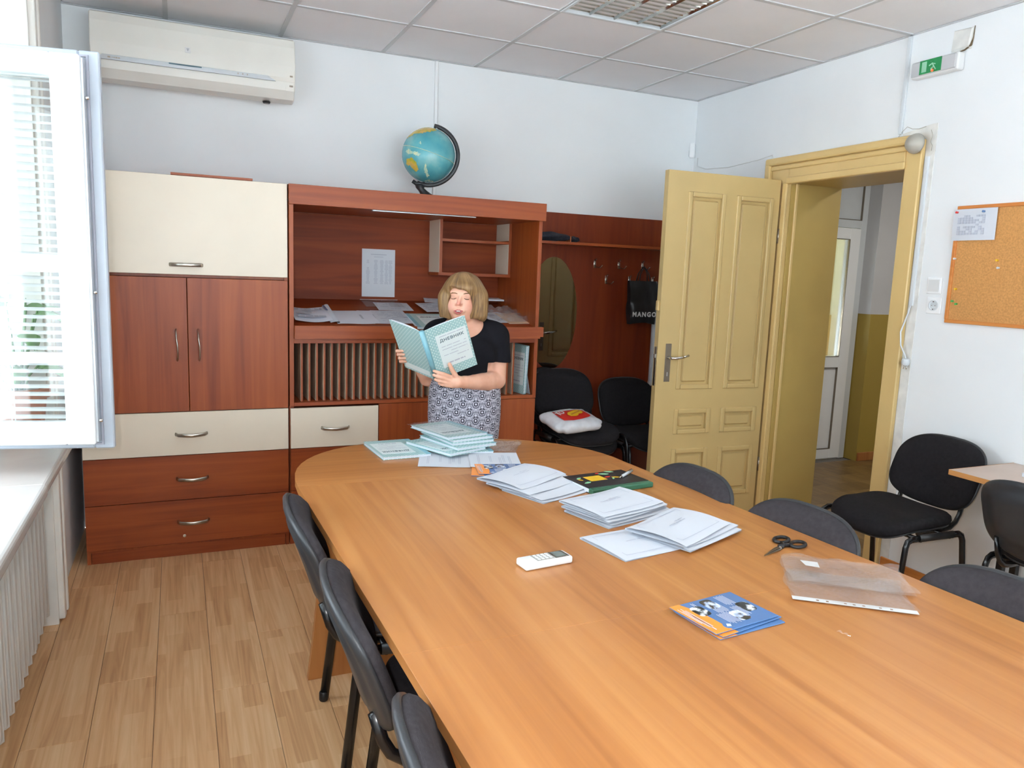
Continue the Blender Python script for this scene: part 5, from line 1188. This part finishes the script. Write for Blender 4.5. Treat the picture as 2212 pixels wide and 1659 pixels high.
m = MB(); m.grid(8, 3, lambda a, b: (-0.004+0.008*a+0.003*b, 0.016-0.032*a, 0.001+0.004*abs(math.sin(7*a))*(0.5+b))); obj('film', m, M['film'], fs); obj('staple', MB().tube([(0.002, -0.012, 0.003), (0.004, -0.018, 0.004)], 0.0007, 6), M['chrome'], fs)
# ------------------------------------------------------------------ the woman: smooth blended volumes turned into one surface
def smin(a, b, k):
    h = np.clip(0.5+0.5*(b-a)/k, 0, 1); return b*(1-h)+a*h-k*h*(1-h)
def cone(a, b, ra, rb):
    a, b = np.array(a, float), np.array(b, float); ab = b-a; L2 = float(ab@ab)
    def f(P):
        t = np.clip(((P-a)@ab)/L2, 0, 1); return np.linalg.norm(P-a-t[..., None]*ab, axis=-1)-(ra+(rb-ra)*t)
    m = max(ra, rb); return f, np.minimum(a, b)-m, np.maximum(a, b)+m
def ell(c, r, rot=None):
    c, r = np.array(c, float), np.array(r, float); Q = np.array(rot.to_3x3()) if rot is not None else None
    def f(P):
        q = P-c
        if Q is not None: q = q@Q
        k0 = np.linalg.norm(q/r, axis=-1); k1 = np.linalg.norm(q/(r*r), axis=-1); return k0*(k0-1.0)/np.maximum(k1, 1e-6)
    m = r if Q is None else np.full(3, r.max()); return f, c-m, c+m
class Field:
    def __init__(s, lo, hi, h):
        s.lo = np.array(lo, float); s.h = h; s.n = np.ceil((np.array(hi)-s.lo)/h).astype(int)+1
        s.D = np.full(s.n, 0.2, np.float32)
    def P(s, i0, i1):
        ax_ = [s.lo[k]+s.h*np.arange(i0[k], i1[k]) for k in range(3)]
        return np.stack(np.meshgrid(*ax_, indexing='ij'), -1)
    def add(s, prim, k=0.02, sub=False):
        f, lo, hi = prim; mg = k+0.02
        i0 = np.clip(np.floor((lo-mg-s.lo)/s.h).astype(int), 0, s.n); i1 = np.clip(np.ceil((hi+mg-s.lo)/s.h).astype(int)+1, 0, s.n)
        if (i1 <= i0).any(): return s
        sl_ = tuple(slice(a, b) for a, b in zip(i0, i1)); d = f(s.P(i0, i1)).astype(np.float32)
        s.D[sl_] = -smin(-s.D[sl_], d, k) if sub else smin(s.D[sl_], d, k)
        return s
    def cut(s, g):
        s.D = np.maximum(s.D, g(s.P((0, 0, 0), s.n)).astype(np.float32)); return s
    def mesh(s, name):
        D = s.D; n = D.shape; S = D < 0
        c = [(i, j, k) for i in (0, 1) for j in (0, 1) for k in (0, 1)]
        V = lambda A, o: A[o[0]:n[0]-1+o[0], o[1]:n[1]-1+o[1], o[2]:n[2]-1+o[2]]
        cnt = sum(V(S, o).astype(int) for o in c); act = (cnt > 0) & (cnt < 8)
        idx = np.full(act.shape, -1); idx[act] = np.arange(act.sum())
        acc = np.zeros((act.sum(), 3)); w = np.zeros(act.sum())
        for a in c:
            for b in c:
                if sum(b)-sum(a) == 1 and all(y >= x for x, y in zip(a, b)):
                    da, db = V(D, a)[act], V(D, b)[act]; m = (da < 0) != (db < 0)
                    t = np.where(m, da/np.where(m, da-db, 1), 0)
                    acc += np.where(m[:, None], np.array(a)+t[:, None]*(np.array(b)-np.array(a)), 0); w += m
        pts = (np.argwhere(act)+acc/w[:, None])*s.h+s.lo
        quads = []
        for ax_ in range(3):
            o = [0, 0, 0]; o[ax_] = 1
            A = S[1:n[0]-1, 1:n[1]-1, 1:n[2]-1]; B = S[1+o[0]:n[0]-1+o[0], 1+o[1]:n[1]-1+o[1], 1+o[2]:n[2]-1+o[2]]
            q = np.argwhere(A != B)+1; fl_ = A[A != B]
            u_, v_ = [k for k in range(3) if k != ax_]; du = np.zeros(3, int); dv = np.zeros(3, int); du[u_] = 1; dv[v_] = 1
            f = np.stack([idx[tuple(x.T)] for x in (q-du-dv, q-dv, q, q-du)], 1)
            flip = fl_ if ax_ != 1 else ~fl_
            f[~flip] = f[~flip][:, ::-1]; quads.append(f)
        F_ = np.concatenate(quads); F_ = F_[(F_ >= 0).all(1)]
        me = bpy.data.meshes.new(name); me.vertices.add(len(pts)); me.vertices.foreach_set('co', pts.astype(np.float32).ravel())
        me.loops.add(F_.size); me.loops.foreach_set('vertex_index', F_.astype(np.int32).ravel())
        me.polygons.add(len(F_)); me.polygons.foreach_set('loop_start', np.arange(0, F_.size, 4, dtype=np.int32)); me.polygons.foreach_set('loop_total', np.full(len(F_), 4, np.int32))
        me.polygons.foreach_set('use_smooth', np.ones(len(F_), bool)); me.update(calc_edges=True); me.validate()
        return me

wo = thing('person', 'woman with blond bob, black top and patterned grey skirt reading an open diary', 'person', (-2.20, -1.18, 0), (0, 0, R(-23)))
# skin
m_, n, l, b = new_mat('skin')
f = noise(n, l, s=16, detail=4); base = ramp(n, l, f, [(0.3, 'D9A187'), (0.7, 'E6B59C')])
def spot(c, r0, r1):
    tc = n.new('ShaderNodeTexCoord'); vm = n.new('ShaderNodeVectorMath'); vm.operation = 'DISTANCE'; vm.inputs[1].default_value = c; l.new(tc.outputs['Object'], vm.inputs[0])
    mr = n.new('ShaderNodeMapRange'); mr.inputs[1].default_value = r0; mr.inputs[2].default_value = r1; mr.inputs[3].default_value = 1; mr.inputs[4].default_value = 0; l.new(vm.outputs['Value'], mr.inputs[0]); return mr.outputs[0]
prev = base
for cpos, r0, r1, amt in (((-0.034, -0.115, 1.372), 0.006, 0.030, 0.6), ((0.02, -0.08, 1.362), 0.005, 0.04, 0.35), ((-0.075, -0.085, 1.36), 0.005, 0.035, 0.35), ((-0.062, -0.092, 1.400), 0.006, 0.019, 0.4), ((0.006, -0.090, 1.400), 0.006, 0.019, 0.4)):  # nose and cheek blush; the two eye spots paint in eyelid shade
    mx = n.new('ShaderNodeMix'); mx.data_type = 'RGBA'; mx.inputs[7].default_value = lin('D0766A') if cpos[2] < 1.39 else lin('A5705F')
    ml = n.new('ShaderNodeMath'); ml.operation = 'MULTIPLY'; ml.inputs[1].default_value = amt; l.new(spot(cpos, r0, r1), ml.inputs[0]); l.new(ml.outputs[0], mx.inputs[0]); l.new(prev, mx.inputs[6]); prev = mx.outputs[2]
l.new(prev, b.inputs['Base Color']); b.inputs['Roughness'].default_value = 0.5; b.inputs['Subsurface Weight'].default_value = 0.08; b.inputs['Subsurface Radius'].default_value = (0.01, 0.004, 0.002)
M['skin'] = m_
F = Field((-0.36, -0.36, -0.01), (0.27, 0.20, 1.53), 0.0045)
torso = [ell((0, 0.02, 1.14), (0.165, 0.115, 0.14)), ell((0, 0.0, 0.97), (0.168, 0.135, 0.15)), ell((0, 0.01, 0.83), (0.172, 0.14, 0.17))]
for t in torso: F.add(t, 0.06)
F.add(cone((-0.14, 0.03, 1.205), (0.14, 0.03, 1.205), 0.066, 0.066), 0.04)
F.add(cone((0, 0.035, 1.265), (0.11, 0.035, 1.235), 0.042, 0.05), 0.03).add(cone((0, 0.035, 1.265), (-0.11, 0.035, 1.235), 0.042, 0.05), 0.03)
# neck and head, bent towards the book
F.add(cone((0, 0.03, 1.22), (-0.012, 0.015, 1.34), 0.062, 0.055), 0.02)
F.add(ell((-0.02, 0.015, 1.425), (0.078, 0.098, 0.095)), 0.02)
F.add(ell((-0.028, -0.030, 1.362), (0.062, 0.064, 0.072)), 0.025)
F.add(ell((-0.032, -0.062, 1.312), (0.034, 0.030, 0.024)), 0.022)
F.add(ell((-0.020, -0.028, 1.305), (0.048, 0.045, 0.024)), 0.02)
F.add(ell((0.003, -0.060, 1.355), (0.028, 0.026, 0.034)), 0.02).add(ell((-0.062, -0.060, 1.355), (0.026, 0.026, 0.034)), 0.02)
F.add(ell((-0.026, -0.070, 1.425), (0.055, 0.022, 0.022)), 0.02)
F.add(cone((-0.029, -0.090, 1.405), (-0.036, -0.108, 1.374), 0.0070, 0.0100), 0.010)
F.add(ell((-0.046, -0.098, 1.368), (0.007, 0.008, 0.006)), 0.006).add(ell((-0.024, -0.098, 1.368), (0.007, 0.008, 0.006)), 0.006)
for x in (-0.062, 0.006):
    F.add(ell((x, -0.105, 1.404), (0.017, 0.013, 0.010)), 0.010, True); F.add(ell((x, -0.080 if x < 0 else -0.077, 1.402), (0.014, 0.0105, 0.0090)), 0.005)
F.add(ell((-0.034, -0.094, 1.338), (0.028, 0.012, 0.016)), 0.012)
F.add(ell((-0.035, -0.112, 1.336), (0.015, 0.014, 0.0055)), 0.003, True)
# arms
def limb(pts, k=0.005):
    for (a, ra), (b_, rb) in zip(pts[:-1], pts[1:]): F.add(cone(a, b_, ra, rb), k)
limb([((0.145, 0.03, 1.205), 0.066), ((0.158, 0.015, 1.09), 0.054), ((0.160, -0.015, 0.992), 0.050)])
limb([((0.160, -0.015, 0.990), 0.050), ((0.115, -0.09, 0.992), 0.047), ((0.055, -0.175, 0.998), 0.036), ((0.012, -0.222, 1.003), 0.029)])
limb([((-0.145, 0.03, 1.205), 0.066), ((-0.172, 0.02, 1.09), 0.054), ((-0.185, 0.0, 0.99), 0.048)])
limb([((-0.185, 0.0, 0.99), 0.048), ((-0.20, -0.03, 1.02), 0.043), ((-0.225, -0.07, 1.062), 0.030)])
# her left hand: under the lower edge of the cover, thumb laid on the front
limb([((0.012, -0.222, 1.003), 0.028), ((-0.02, -0.244, 1.006), 0.028)], 0.012)
F.add(ell((-0.035, -0.252, 1.010), (0.040, 0.020, 0.030)), 0.014)
def finger(pts, r0, r1):
    k = len(pts)-1
    for i in range(k): F.add(cone(pts[i], pts[i+1], r0+(r1-r0)*i/k, r0+(r1-r0)*(i+1)/k), 0.0035)
finger([(-0.05, -0.262, 1.030), (-0.085, -0.281, 1.046), (-0.110, -0.292, 1.054), (-0.132, -0.293, 1.062)], 0.0105, 0.0075)
finger([(-0.055, -0.262, 1.013), (-0.090, -0.283, 1.028), (-0.112, -0.292, 1.034), (-0.133, -0.290, 1.042)], 0.0105, 0.0075)
finger([(-0.052, -0.258, 0.997), (-0.085, -0.277, 1.008), (-0.106, -0.285, 1.013), (-0.126, -0.283, 1.020)], 0.0100, 0.0072)
finger([(-0.045, -0.252, 0.984), (-0.073, -0.267, 0.990), (-0.092, -0.273, 0.994), (-0.108, -0.271, 1.000)], 0.0090, 0.0066)
finger([(-0.018, -0.250, 1.014), (-0.034, -0.268, 1.045), (-0.050, -0.277, 1.072), (-0.060, -0.284, 1.096)], 0.0140, 0.0090)
# her right hand: behind the other cover, fingers round its outer edge
limb([((-0.225, -0.07, 1.062), 0.029), ((-0.245, -0.085, 1.085), 0.027)], 0.012)
F.add(ell((-0.262, -0.098, 1.105), (0.024, 0.022, 0.036)), 0.014)
for k, (z0, ln) in enumerate(((1.135, 0.9), (1.117, 1.0), (1.098, 0.97), (1.081, 0.85))):
    o = Vector((-0.338+0.25*(1.286-z0)*1.0, 0, 0))
    xe = -0.346+(1.286-z0)*0.249; ye = -0.27+(1.286-z0)*0.653
    finger([(-0.268, -0.112+0.003*k, z0-0.006), (xe-0.008, ye+0.012, z0), (xe-0.013, ye-0.012, z0+0.003), (xe+0.004+0.012*ln, ye-0.030*ln, z0+0.006)], 0.0105, 0.0075)
finger([(-0.255, -0.085, 1.12), (-0.270, -0.09, 1.145), (-0.285, -0.112, 1.165)], 0.012, 0.009)
# legs and feet
limb([((0.085, 0.01, 0.80), 0.085), ((0.075, 0.0, 0.46), 0.058), ((0.075, 0.025, 0.33), 0.052), ((0.072, 0.02, 0.09), 0.033)], 0.03)
limb([((-0.085, 0.01, 0.80), 0.085), ((-0.075, 0.0, 0.46), 0.058), ((-0.075, 0.025, 0.33), 0.052), ((-0.072, 0.02, 0.09), 0.033)], 0.03)
for x in (0.072, -0.072): limb([((x, 0.03, 0.045), 0.032), ((x, -0.06, 0.035), 0.030), ((x*1.05, -0.115, 0.026), 0.026)], 0.02)
body_me = F.mesh('body')
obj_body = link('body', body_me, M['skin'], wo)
headD = F
def front(x, z):
    """y of the skin surface seen from the front at (x, z)"""
    i = int(round((x-F.lo[0])/F.h)); k = int(round((z-F.lo[2])/F.h)); col = F.D[i, :, k]; j = int(np.argmax(col < 0)); a_, b_ = col[j-1], col[j]
    return F.lo[1]+F.h*(j-1+a_/(a_-b_))
# shoes
for x in (0.075, -0.075):
    G = Field((x-0.06, -0.17, -0.002), (x+0.06, 0.08, 0.09), 0.005)
    G.add(cone((x, 0.03, 0.036), (x*1.05, -0.115, 0.028), 0.037, 0.031), 0.01).cut(lambda P: 0.004-P[..., 2]).cut(lambda P: P[..., 2]-0.058)
    link('shoe', G.mesh('shoe'), M['black'], wo)
# black top
G = Field((-0.26, -0.18, 0.90), (0.26, 0.18, 1.31), 0.005)
infl = lambda c, r: ell(c, tuple(v+0.010 for v in r))
G.add(infl((0, 0.02, 1.14), (0.165, 0.115, 0.14)), 0.06).add(infl((0, 0.0, 0.97), (0.168, 0.135, 0.15)), 0.06)
G.add(ell((0.075, -0.072, 1.115), (0.082, 0.072, 0.075)), 0.04).add(ell((-0.075, -0.072, 1.115), (0.082, 0.072, 0.075)), 0.04)
G.add(cone((-0.14, 0.03, 1.205), (0.14, 0.03, 1.205), 0.073, 0.073), 0.04)
G.add(cone((0, 0.035, 1.265), (0.11, 0.035, 1.235), 0.046, 0.054), 0.03).add(cone((0, 0.035, 1.265), (-0.11, 0.035, 1.235), 0.046, 0.054), 0.03)
for s in (-1, 1): G.add(cone((s*0.147, 0.03, 1.205), (s*0.170, 0.012, 1.06), 0.074, 0.066), 0.02)
G.cut(lambda P: 0.93-P[..., 2])
G.cut(lambda P: np.where(np.abs(P[..., 0]) > 0.118, 1.083+0.09*(0.19-np.abs(P[..., 0]))-P[..., 2], -1.0))
neck = ell((-0.01, -0.06, 1.285), (0.105, 0.135, 0.085)); G.D = np.maximum(G.D, -neck[0](G.P((0, 0, 0), G.n)).astype(np.float32))
nb2 = ell((0.0, 0.02, 1.33), (0.105, 0.11, 0.07)); G.D = np.maximum(G.D, -nb2[0](G.P((0, 0, 0), G.n)).astype(np.float32))
M['top'] = plain('black_jersey', '131319', 0.9, var=0.1, vs=30, bs=0.2, bscale=300, spec=0.2)
link('blouse', G.mesh('blouse'), M['top'], wo)
# skirt with a lace-like print in rows
m_, n, l, b = new_mat('lace_print')
uvn = n.new('ShaderNodeUVMap'); uvn.uv_map = 'UVMap'
sx = n.new('ShaderNodeMapping'); sx.inputs['Scale'].default_value = (1/0.070, 1/0.041, 1); l.new(uvn.outputs[0], sx.inputs[0])
sp = n.new('ShaderNodeSeparateXYZ'); l.new(sx.outputs[0], sp.inputs[0])
def math_(op, a, b_=None, c_=None):
    q = n.new('ShaderNodeMath'); q.operation = op
    for i, v in enumerate((a, b_, c_)):
        if v is None: continue
        if isinstance(v, (int, float)): q.inputs[i].default_value = v
        else: l.new(v, q.inputs[i])
    return q.outputs[0]
row = math_('FLOOR', sp.outputs['Y']); half = math_('MULTIPLY', math_('MODULO', math_('ABSOLUTE', row), 2.0), 0.5)
fx = math_('SUBTRACT', math_('FRACT', math_('ADD', sp.outputs['X'], half)), 0.5); fy = math_('SUBTRACT', math_('FRACT', sp.outputs['Y']), 0.5)
ad = math_('ABSOLUTE', fx)
d = math_('SQRT', math_('ADD', math_('POWER', math_('MULTIPLY', fx, 1.0), 2.0), math_('POWER', math_('MULTIPLY', fy, 0.62), 2.0)))
cn = n.new('ShaderNodeCombineXYZ'); l.new(math_('MULTIPLY', ad, 1.0), cn.inputs[0]); l.new(fy, cn.inputs[1])
no = n.new('ShaderNodeTexNoise'); no.noise_dimensions = '2D'; no.inputs['Scale'].default_value = 9; no.inputs['Detail'].default_value = 3; no.inputs['Distortion'].default_value = 1.5; l.new(cn.outputs[0], no.inputs['Vector'])
ringv = math_('SINE', math_('MULTIPLY', d, 40.0))
tot = math_('ADD', math_('MULTIPLY', ringv, math_('MULTIPLY', math_('SUBTRACT', 0.36, math_('MINIMUM', d, 0.36)), 0.9)), math_('ADD', no.outputs['Fac'], math_('MULTIPLY', d, 0.22)))
l.new(ramp(n, l, tot, [(0.46, '22222E'), (0.55, '6E6E7E'), (0.62, 'BFBFCC'), (0.78, 'D6D6E0')]), b.inputs['Base Color']); b.inputs['Roughness'].default_value = 0.85
M['skirt'] = m_
sk = MB(); prof_s = [(1.0, 0.168, 0.138), (0.95, 0.178, 0.145), (0.88, 0.183, 0.150), (0.80, 0.184, 0.152), (0.70, 0.178, 0.148), (0.58, 0.170, 0.142), (0.46, 0.165, 0.138)]
NU, NV = 64, 24
def skf(a, b_):
    th_ = 2*PI*a; z = 1.0-0.54*b_
    for (z0, x0, y0), (z1, x1, y1) in zip(prof_s[:-1], prof_s[1:]):
        if z >= z1-1e-9: t_ = (z0-z)/(z0-z1); rx_, ry_ = x0+(x1-x0)*t_, y0+(y1-y0)*t_; break
    w = 1+0.012*b_*math.sin(6*th_+1)
    return (0.003+rx_*w*math.sin(th_), 0.002-ry_*w*math.cos(th_), z)
sk.grid(NU, NV, skf, closed_u=True)
uvl = sk.bm.loops.layers.uv.new('UVMap')
for fc in sk.bm.faces:
    an = [math.atan2(v.co.x-0.003, -(v.co.y-0.002)) for v in fc.verts]
    for lp, a_ in zip(fc.loops, an):
        if max(an)-min(an) > PI and a_ < 0: a_ += 2*PI
        lp[uvl].uv = (a_*0.168, lp.vert.co.z)
so2 = obj('skirt', sk, M['skirt'], wo, True); md = so2.modifiers.new('cloth', 'SOLIDIFY'); md.thickness = 0.004; md.offset = 1
# hair: bob with a swept fringe
G = Field((-0.17, -0.14, 1.26), (0.14, 0.16, 1.55), 0.0045)
G.add(ell((-0.018, 0.022, 1.428), (0.104, 0.115, 0.102)), 0.03).add(ell((-0.018, 0.03, 1.365), (0.123, 0.105, 0.115)), 0.04)
G.add(cone((-0.112, -0.02, 1.40), (-0.105, -0.022, 1.305), 0.022, 0.022), 0.05).add(cone((0.072, -0.02, 1.41), (0.074, -0.022, 1.312), 0.026, 0.028), 0.05)
G.add(ell((-0.022, -0.062, 1.448), (0.072, 0.046, 0.040)), 0.02)
face = ell((-0.031, -0.155, 1.370), (0.073, 0.150, 0.080), Matrix.Rotation(R(8), 4, 'Y')); G.D = -smin(-G.D, face[0](G.P((0, 0, 0), G.n)).astype(np.float32), 0.006)
fr2 = ell((-0.060, -0.135, 1.432), (0.046, 0.075, 0.026), Matrix.Rotation(R(32), 4, 'Y')); G.D = -smin(-G.D, fr2[0](G.P((0, 0, 0), G.n)).astype(np.float32), 0.006)
G.cut(lambda P: 1.287+0.012*np.sin(40*P[..., 0])-P[..., 2])
m_, n, l, b = new_mat('blond_hair')
tc = n.new('ShaderNodeTexCoord'); sp = n.new('ShaderNodeSeparateXYZ'); l.new(tc.outputs['Object'], sp.inputs[0])
an = math_('ARCTAN2', math_('ADD', sp.outputs['X'], 0.035), math_('ADD', sp.outputs['Y'], -0.03))
cv = n.new('ShaderNodeCombineXYZ'); l.new(math_('MULTIPLY', an, 16.0), cv.inputs[0]); l.new(math_('MULTIPLY', sp.outputs['Z'], 9.0), cv.inputs[1])
hn = n.new('ShaderNodeTexNoise'); hn.inputs['Scale'].default_value = 1.0; hn.inputs['Detail'].default_value = 5; hn.inputs['Distortion'].default_value = 0.6; l.new(cv.outputs[0], hn.inputs['Vector'])
f = hn.outputs['Fac']; f2 = noise(n, l, s=14, detail=3)
l.new(ramp(n, l, math_('ADD', math_('MULTIPLY', f, 0.75), math_('MULTIPLY', f2, 0.25)), [(0.34, '553F29'), (0.48, '80613D'), (0.62, '9E7E54'), (0.75, 'B3956C')]), b.inputs['Base Color']); b.inputs['Roughness'].default_value = 0.45
bump(n, l, b, f, 0.3, 0.003)
M['hair'] = m_
link('hair', G.mesh('hair'), M['hair'], wo)
# features: brows, lash lines, lips, parted mouth
M['brow'] = plain('brow_hair', '7A5A3C', 0.8); M['lash'] = plain('lash_line', '4A3328', 0.8); M['lip'] = plain('lips', 'B45C58', 0.45, var=0.05); M['mouth'] = plain('mouth_inside', '6B2A28', 0.6); M['teeth'] = plain('teeth', 'E8E2D8', 0.3)
def on_face(pts, dz=-0.002): return [(x, front(x, z)+dz, z) for x, z in pts]
for c, s in ((-0.062, -1), (0.006, 1)):
    obj('eyebrow', MB().tube(on_face([(c-0.018, 1.420+0.001*s), (c-0.006, 1.4245), (c+0.008, 1.4245), (c+0.019, 1.420-0.001*s)], -0.0005), [0.0018, 0.0030, 0.0028, 0.0016], 6), M['brow'], wo, True)
    obj('lash_line', MB().tube(on_face([(c-0.015, 1.3995), (c-0.007, 1.3955), (c+0.005, 1.3955), (c+0.015, 1.3995)], -0.0008), [0.0012, 0.0023, 0.0023, 0.0012], 6), M['lash'], wo, True)
mc = (-0.035, 1.336)
G = Field((mc[0]-0.03, -0.14, mc[1]-0.022), (mc[0]+0.03, -0.06, mc[1]+0.022), 0.0018)
yl = front(mc[0], mc[1]+0.011)-0.003
G.add(cone((mc[0]-0.0205, yl+0.0025, mc[1]+0.002), (mc[0]-0.004, yl+0.000, mc[1]+0.0065), 0.0022, 0.0034), 0.003).add(cone((mc[0]+0.0205, yl+0.0025, mc[1]+0.002), (mc[0]+0.004, yl+0.000, mc[1]+0.0065), 0.0022, 0.0034), 0.003)
G.add(cone((mc[0]-0.0205, yl+0.0025, mc[1]+0.001), (mc[0]-0.007, yl+0.002, mc[1]-0.0095), 0.0026, 0.0042), 0.003).add(cone((mc[0]+0.0205, yl+0.0025, mc[1]+0.001), (mc[0]+0.007, yl+0.002, mc[1]-0.0095), 0.0026, 0.0042), 0.003).add(cone((mc[0]-0.007, yl+0.002, mc[1]-0.0095), (mc[0]+0.007, yl+0.002, mc[1]-0.0095), 0.0042, 0.0042), 0.003)
link('lips', G.mesh('lips'), M['lip'], wo)
obj('mouth_opening', MB().prism([(mc[0]+0.015*math.cos(q), mc[1]-0.001+0.0075*math.sin(q)) for q in [2*PI*i/16 for i in range(16)]], yl+0.000, yl+0.004, m=lambda a, b, c: (a, c, b)), M['mouth'], wo)
obj('teeth', MB().box(mc[0]-0.010, mc[0]+0.010, yl-0.0006, yl+0.001, mc[1]-0.0010, mc[1]+0.0036, 0.0006), M['teeth'], wo)
ringm = [(-0.305+0.0095*math.cos(q), -0.175+0.003*math.sin(q), 1.098+0.0095*math.sin(q)) for q in [2*PI*i/14 for i in range(15)]]
# open diary held in both hands: two covers at an angle, two page blocks between them
W0 = wo.matrix_world.copy() if False else Matrix.Translation((-2.20, -1.18, 0)) @ Matrix.Rotation(R(-23), 4, 'Z')
ST, sB, rT, lT = Vector((-0.183, -0.405, 1.254)), Vector((-0.122, -0.245, 1.010)), Vector((0.026, -0.340, 1.315)), Vector((-0.346, -0.272, 1.287))
dnv = (sB-ST).normalized()
def cover_frame(tip):
    e = (tip-ST); e = (e-dnv*e.dot(dnv)); ex_ = e.normalized(); ey_ = -dnv
    return ex_, ey_, e.length
bk = thing('open_diary', 'open teal school diary held up in the woman\'s hands', 'diary', M=W0 @ Matrix.Translation(ST))
DL = 0.297
exr, eyr, _ = cover_frame(rT); ezr = exr.cross(eyr).normalized()
exl, eyl, _ = cover_frame(lT); ezl = exl.cross(eyl).normalized()
if ezr.y > 0: ezr = -ezr
Mr = frame((0, 0, 0), exr, eyr, exr.cross(eyr)); Ml = frame((0, 0, 0), exl, eyl, exl.cross(eyl))
sr = 1 if exr.cross(eyr).y < 0 else -1          # which local z side faces the room
slf = 1 if exl.cross(eyl).y < 0 else -1
def side(z0, z1, s): return (min(z0*s, z1*s), max(z0*s, z1*s))
cfm = MB().box(0.012, 0.212, -DL, 0.0, *side(0, 0.002, sr), 0.0006); cfo = obj('front_cover', cfm, M['teal'], bk, M=Mr)
cbm = MB().box(0.012, 0.212, -DL, 0.0, *side(0, 0.002, slf), 0.0006); cbo = obj('back_cover', cbm, M['teal'], bk, M=Ml)
# foot panel on the back cover, label on the front one
obj('foot_panel', MB().box(0.03, 0.20, -DL+0.012, -DL+0.045, *side(0.002, 0.0025, slf)), M['label'], cbo)
lpo = obj('label_panel', MB().box(0.052, 0.203, -DL+0.052, -0.052, *side(0.002, 0.0026, sr)), M['label'], cfo)
link('lettering', dn_word, None, lpo, M=frame((0.127, -0.088, 0.0029*sr), (1, 0, 0), (0, 1, 0), (0, 0, 1)))
lm_ = rough_lines()
for v in lm_.bm.verts: v.co.z = 0.0030*sr
obj('print', lm_, M['ink'], lpo)
obj('spine', MB().tube([(0, 0, 0), tuple(dnv*DL)], 0.012, 12), M['tealspine'], bk, True)
for nm, Mx, s in (('right_pages', Mr, sr), ('left_pages', Ml, slf)):
    pg = MB(); N_ = 12
    t_ = [(0.004+0.200*k/N_, -s*(0.0008+0.012*math.sin(min(1, (k/N_)*1.6)*PI/2)*(1-0.55*max(0, k/N_-0.3)))) for k in range(N_+1)]
    pts = [(0.004, -s*0.0004), (0.204, -s*0.0004)]+t_[::-1]
    pg.prism(pts if s < 0 else pts, -DL+0.003, -0.003, m=lambda a, b, c: (a, c, b)); obj(nm, pg, M['paper'], bk, M=Mx)
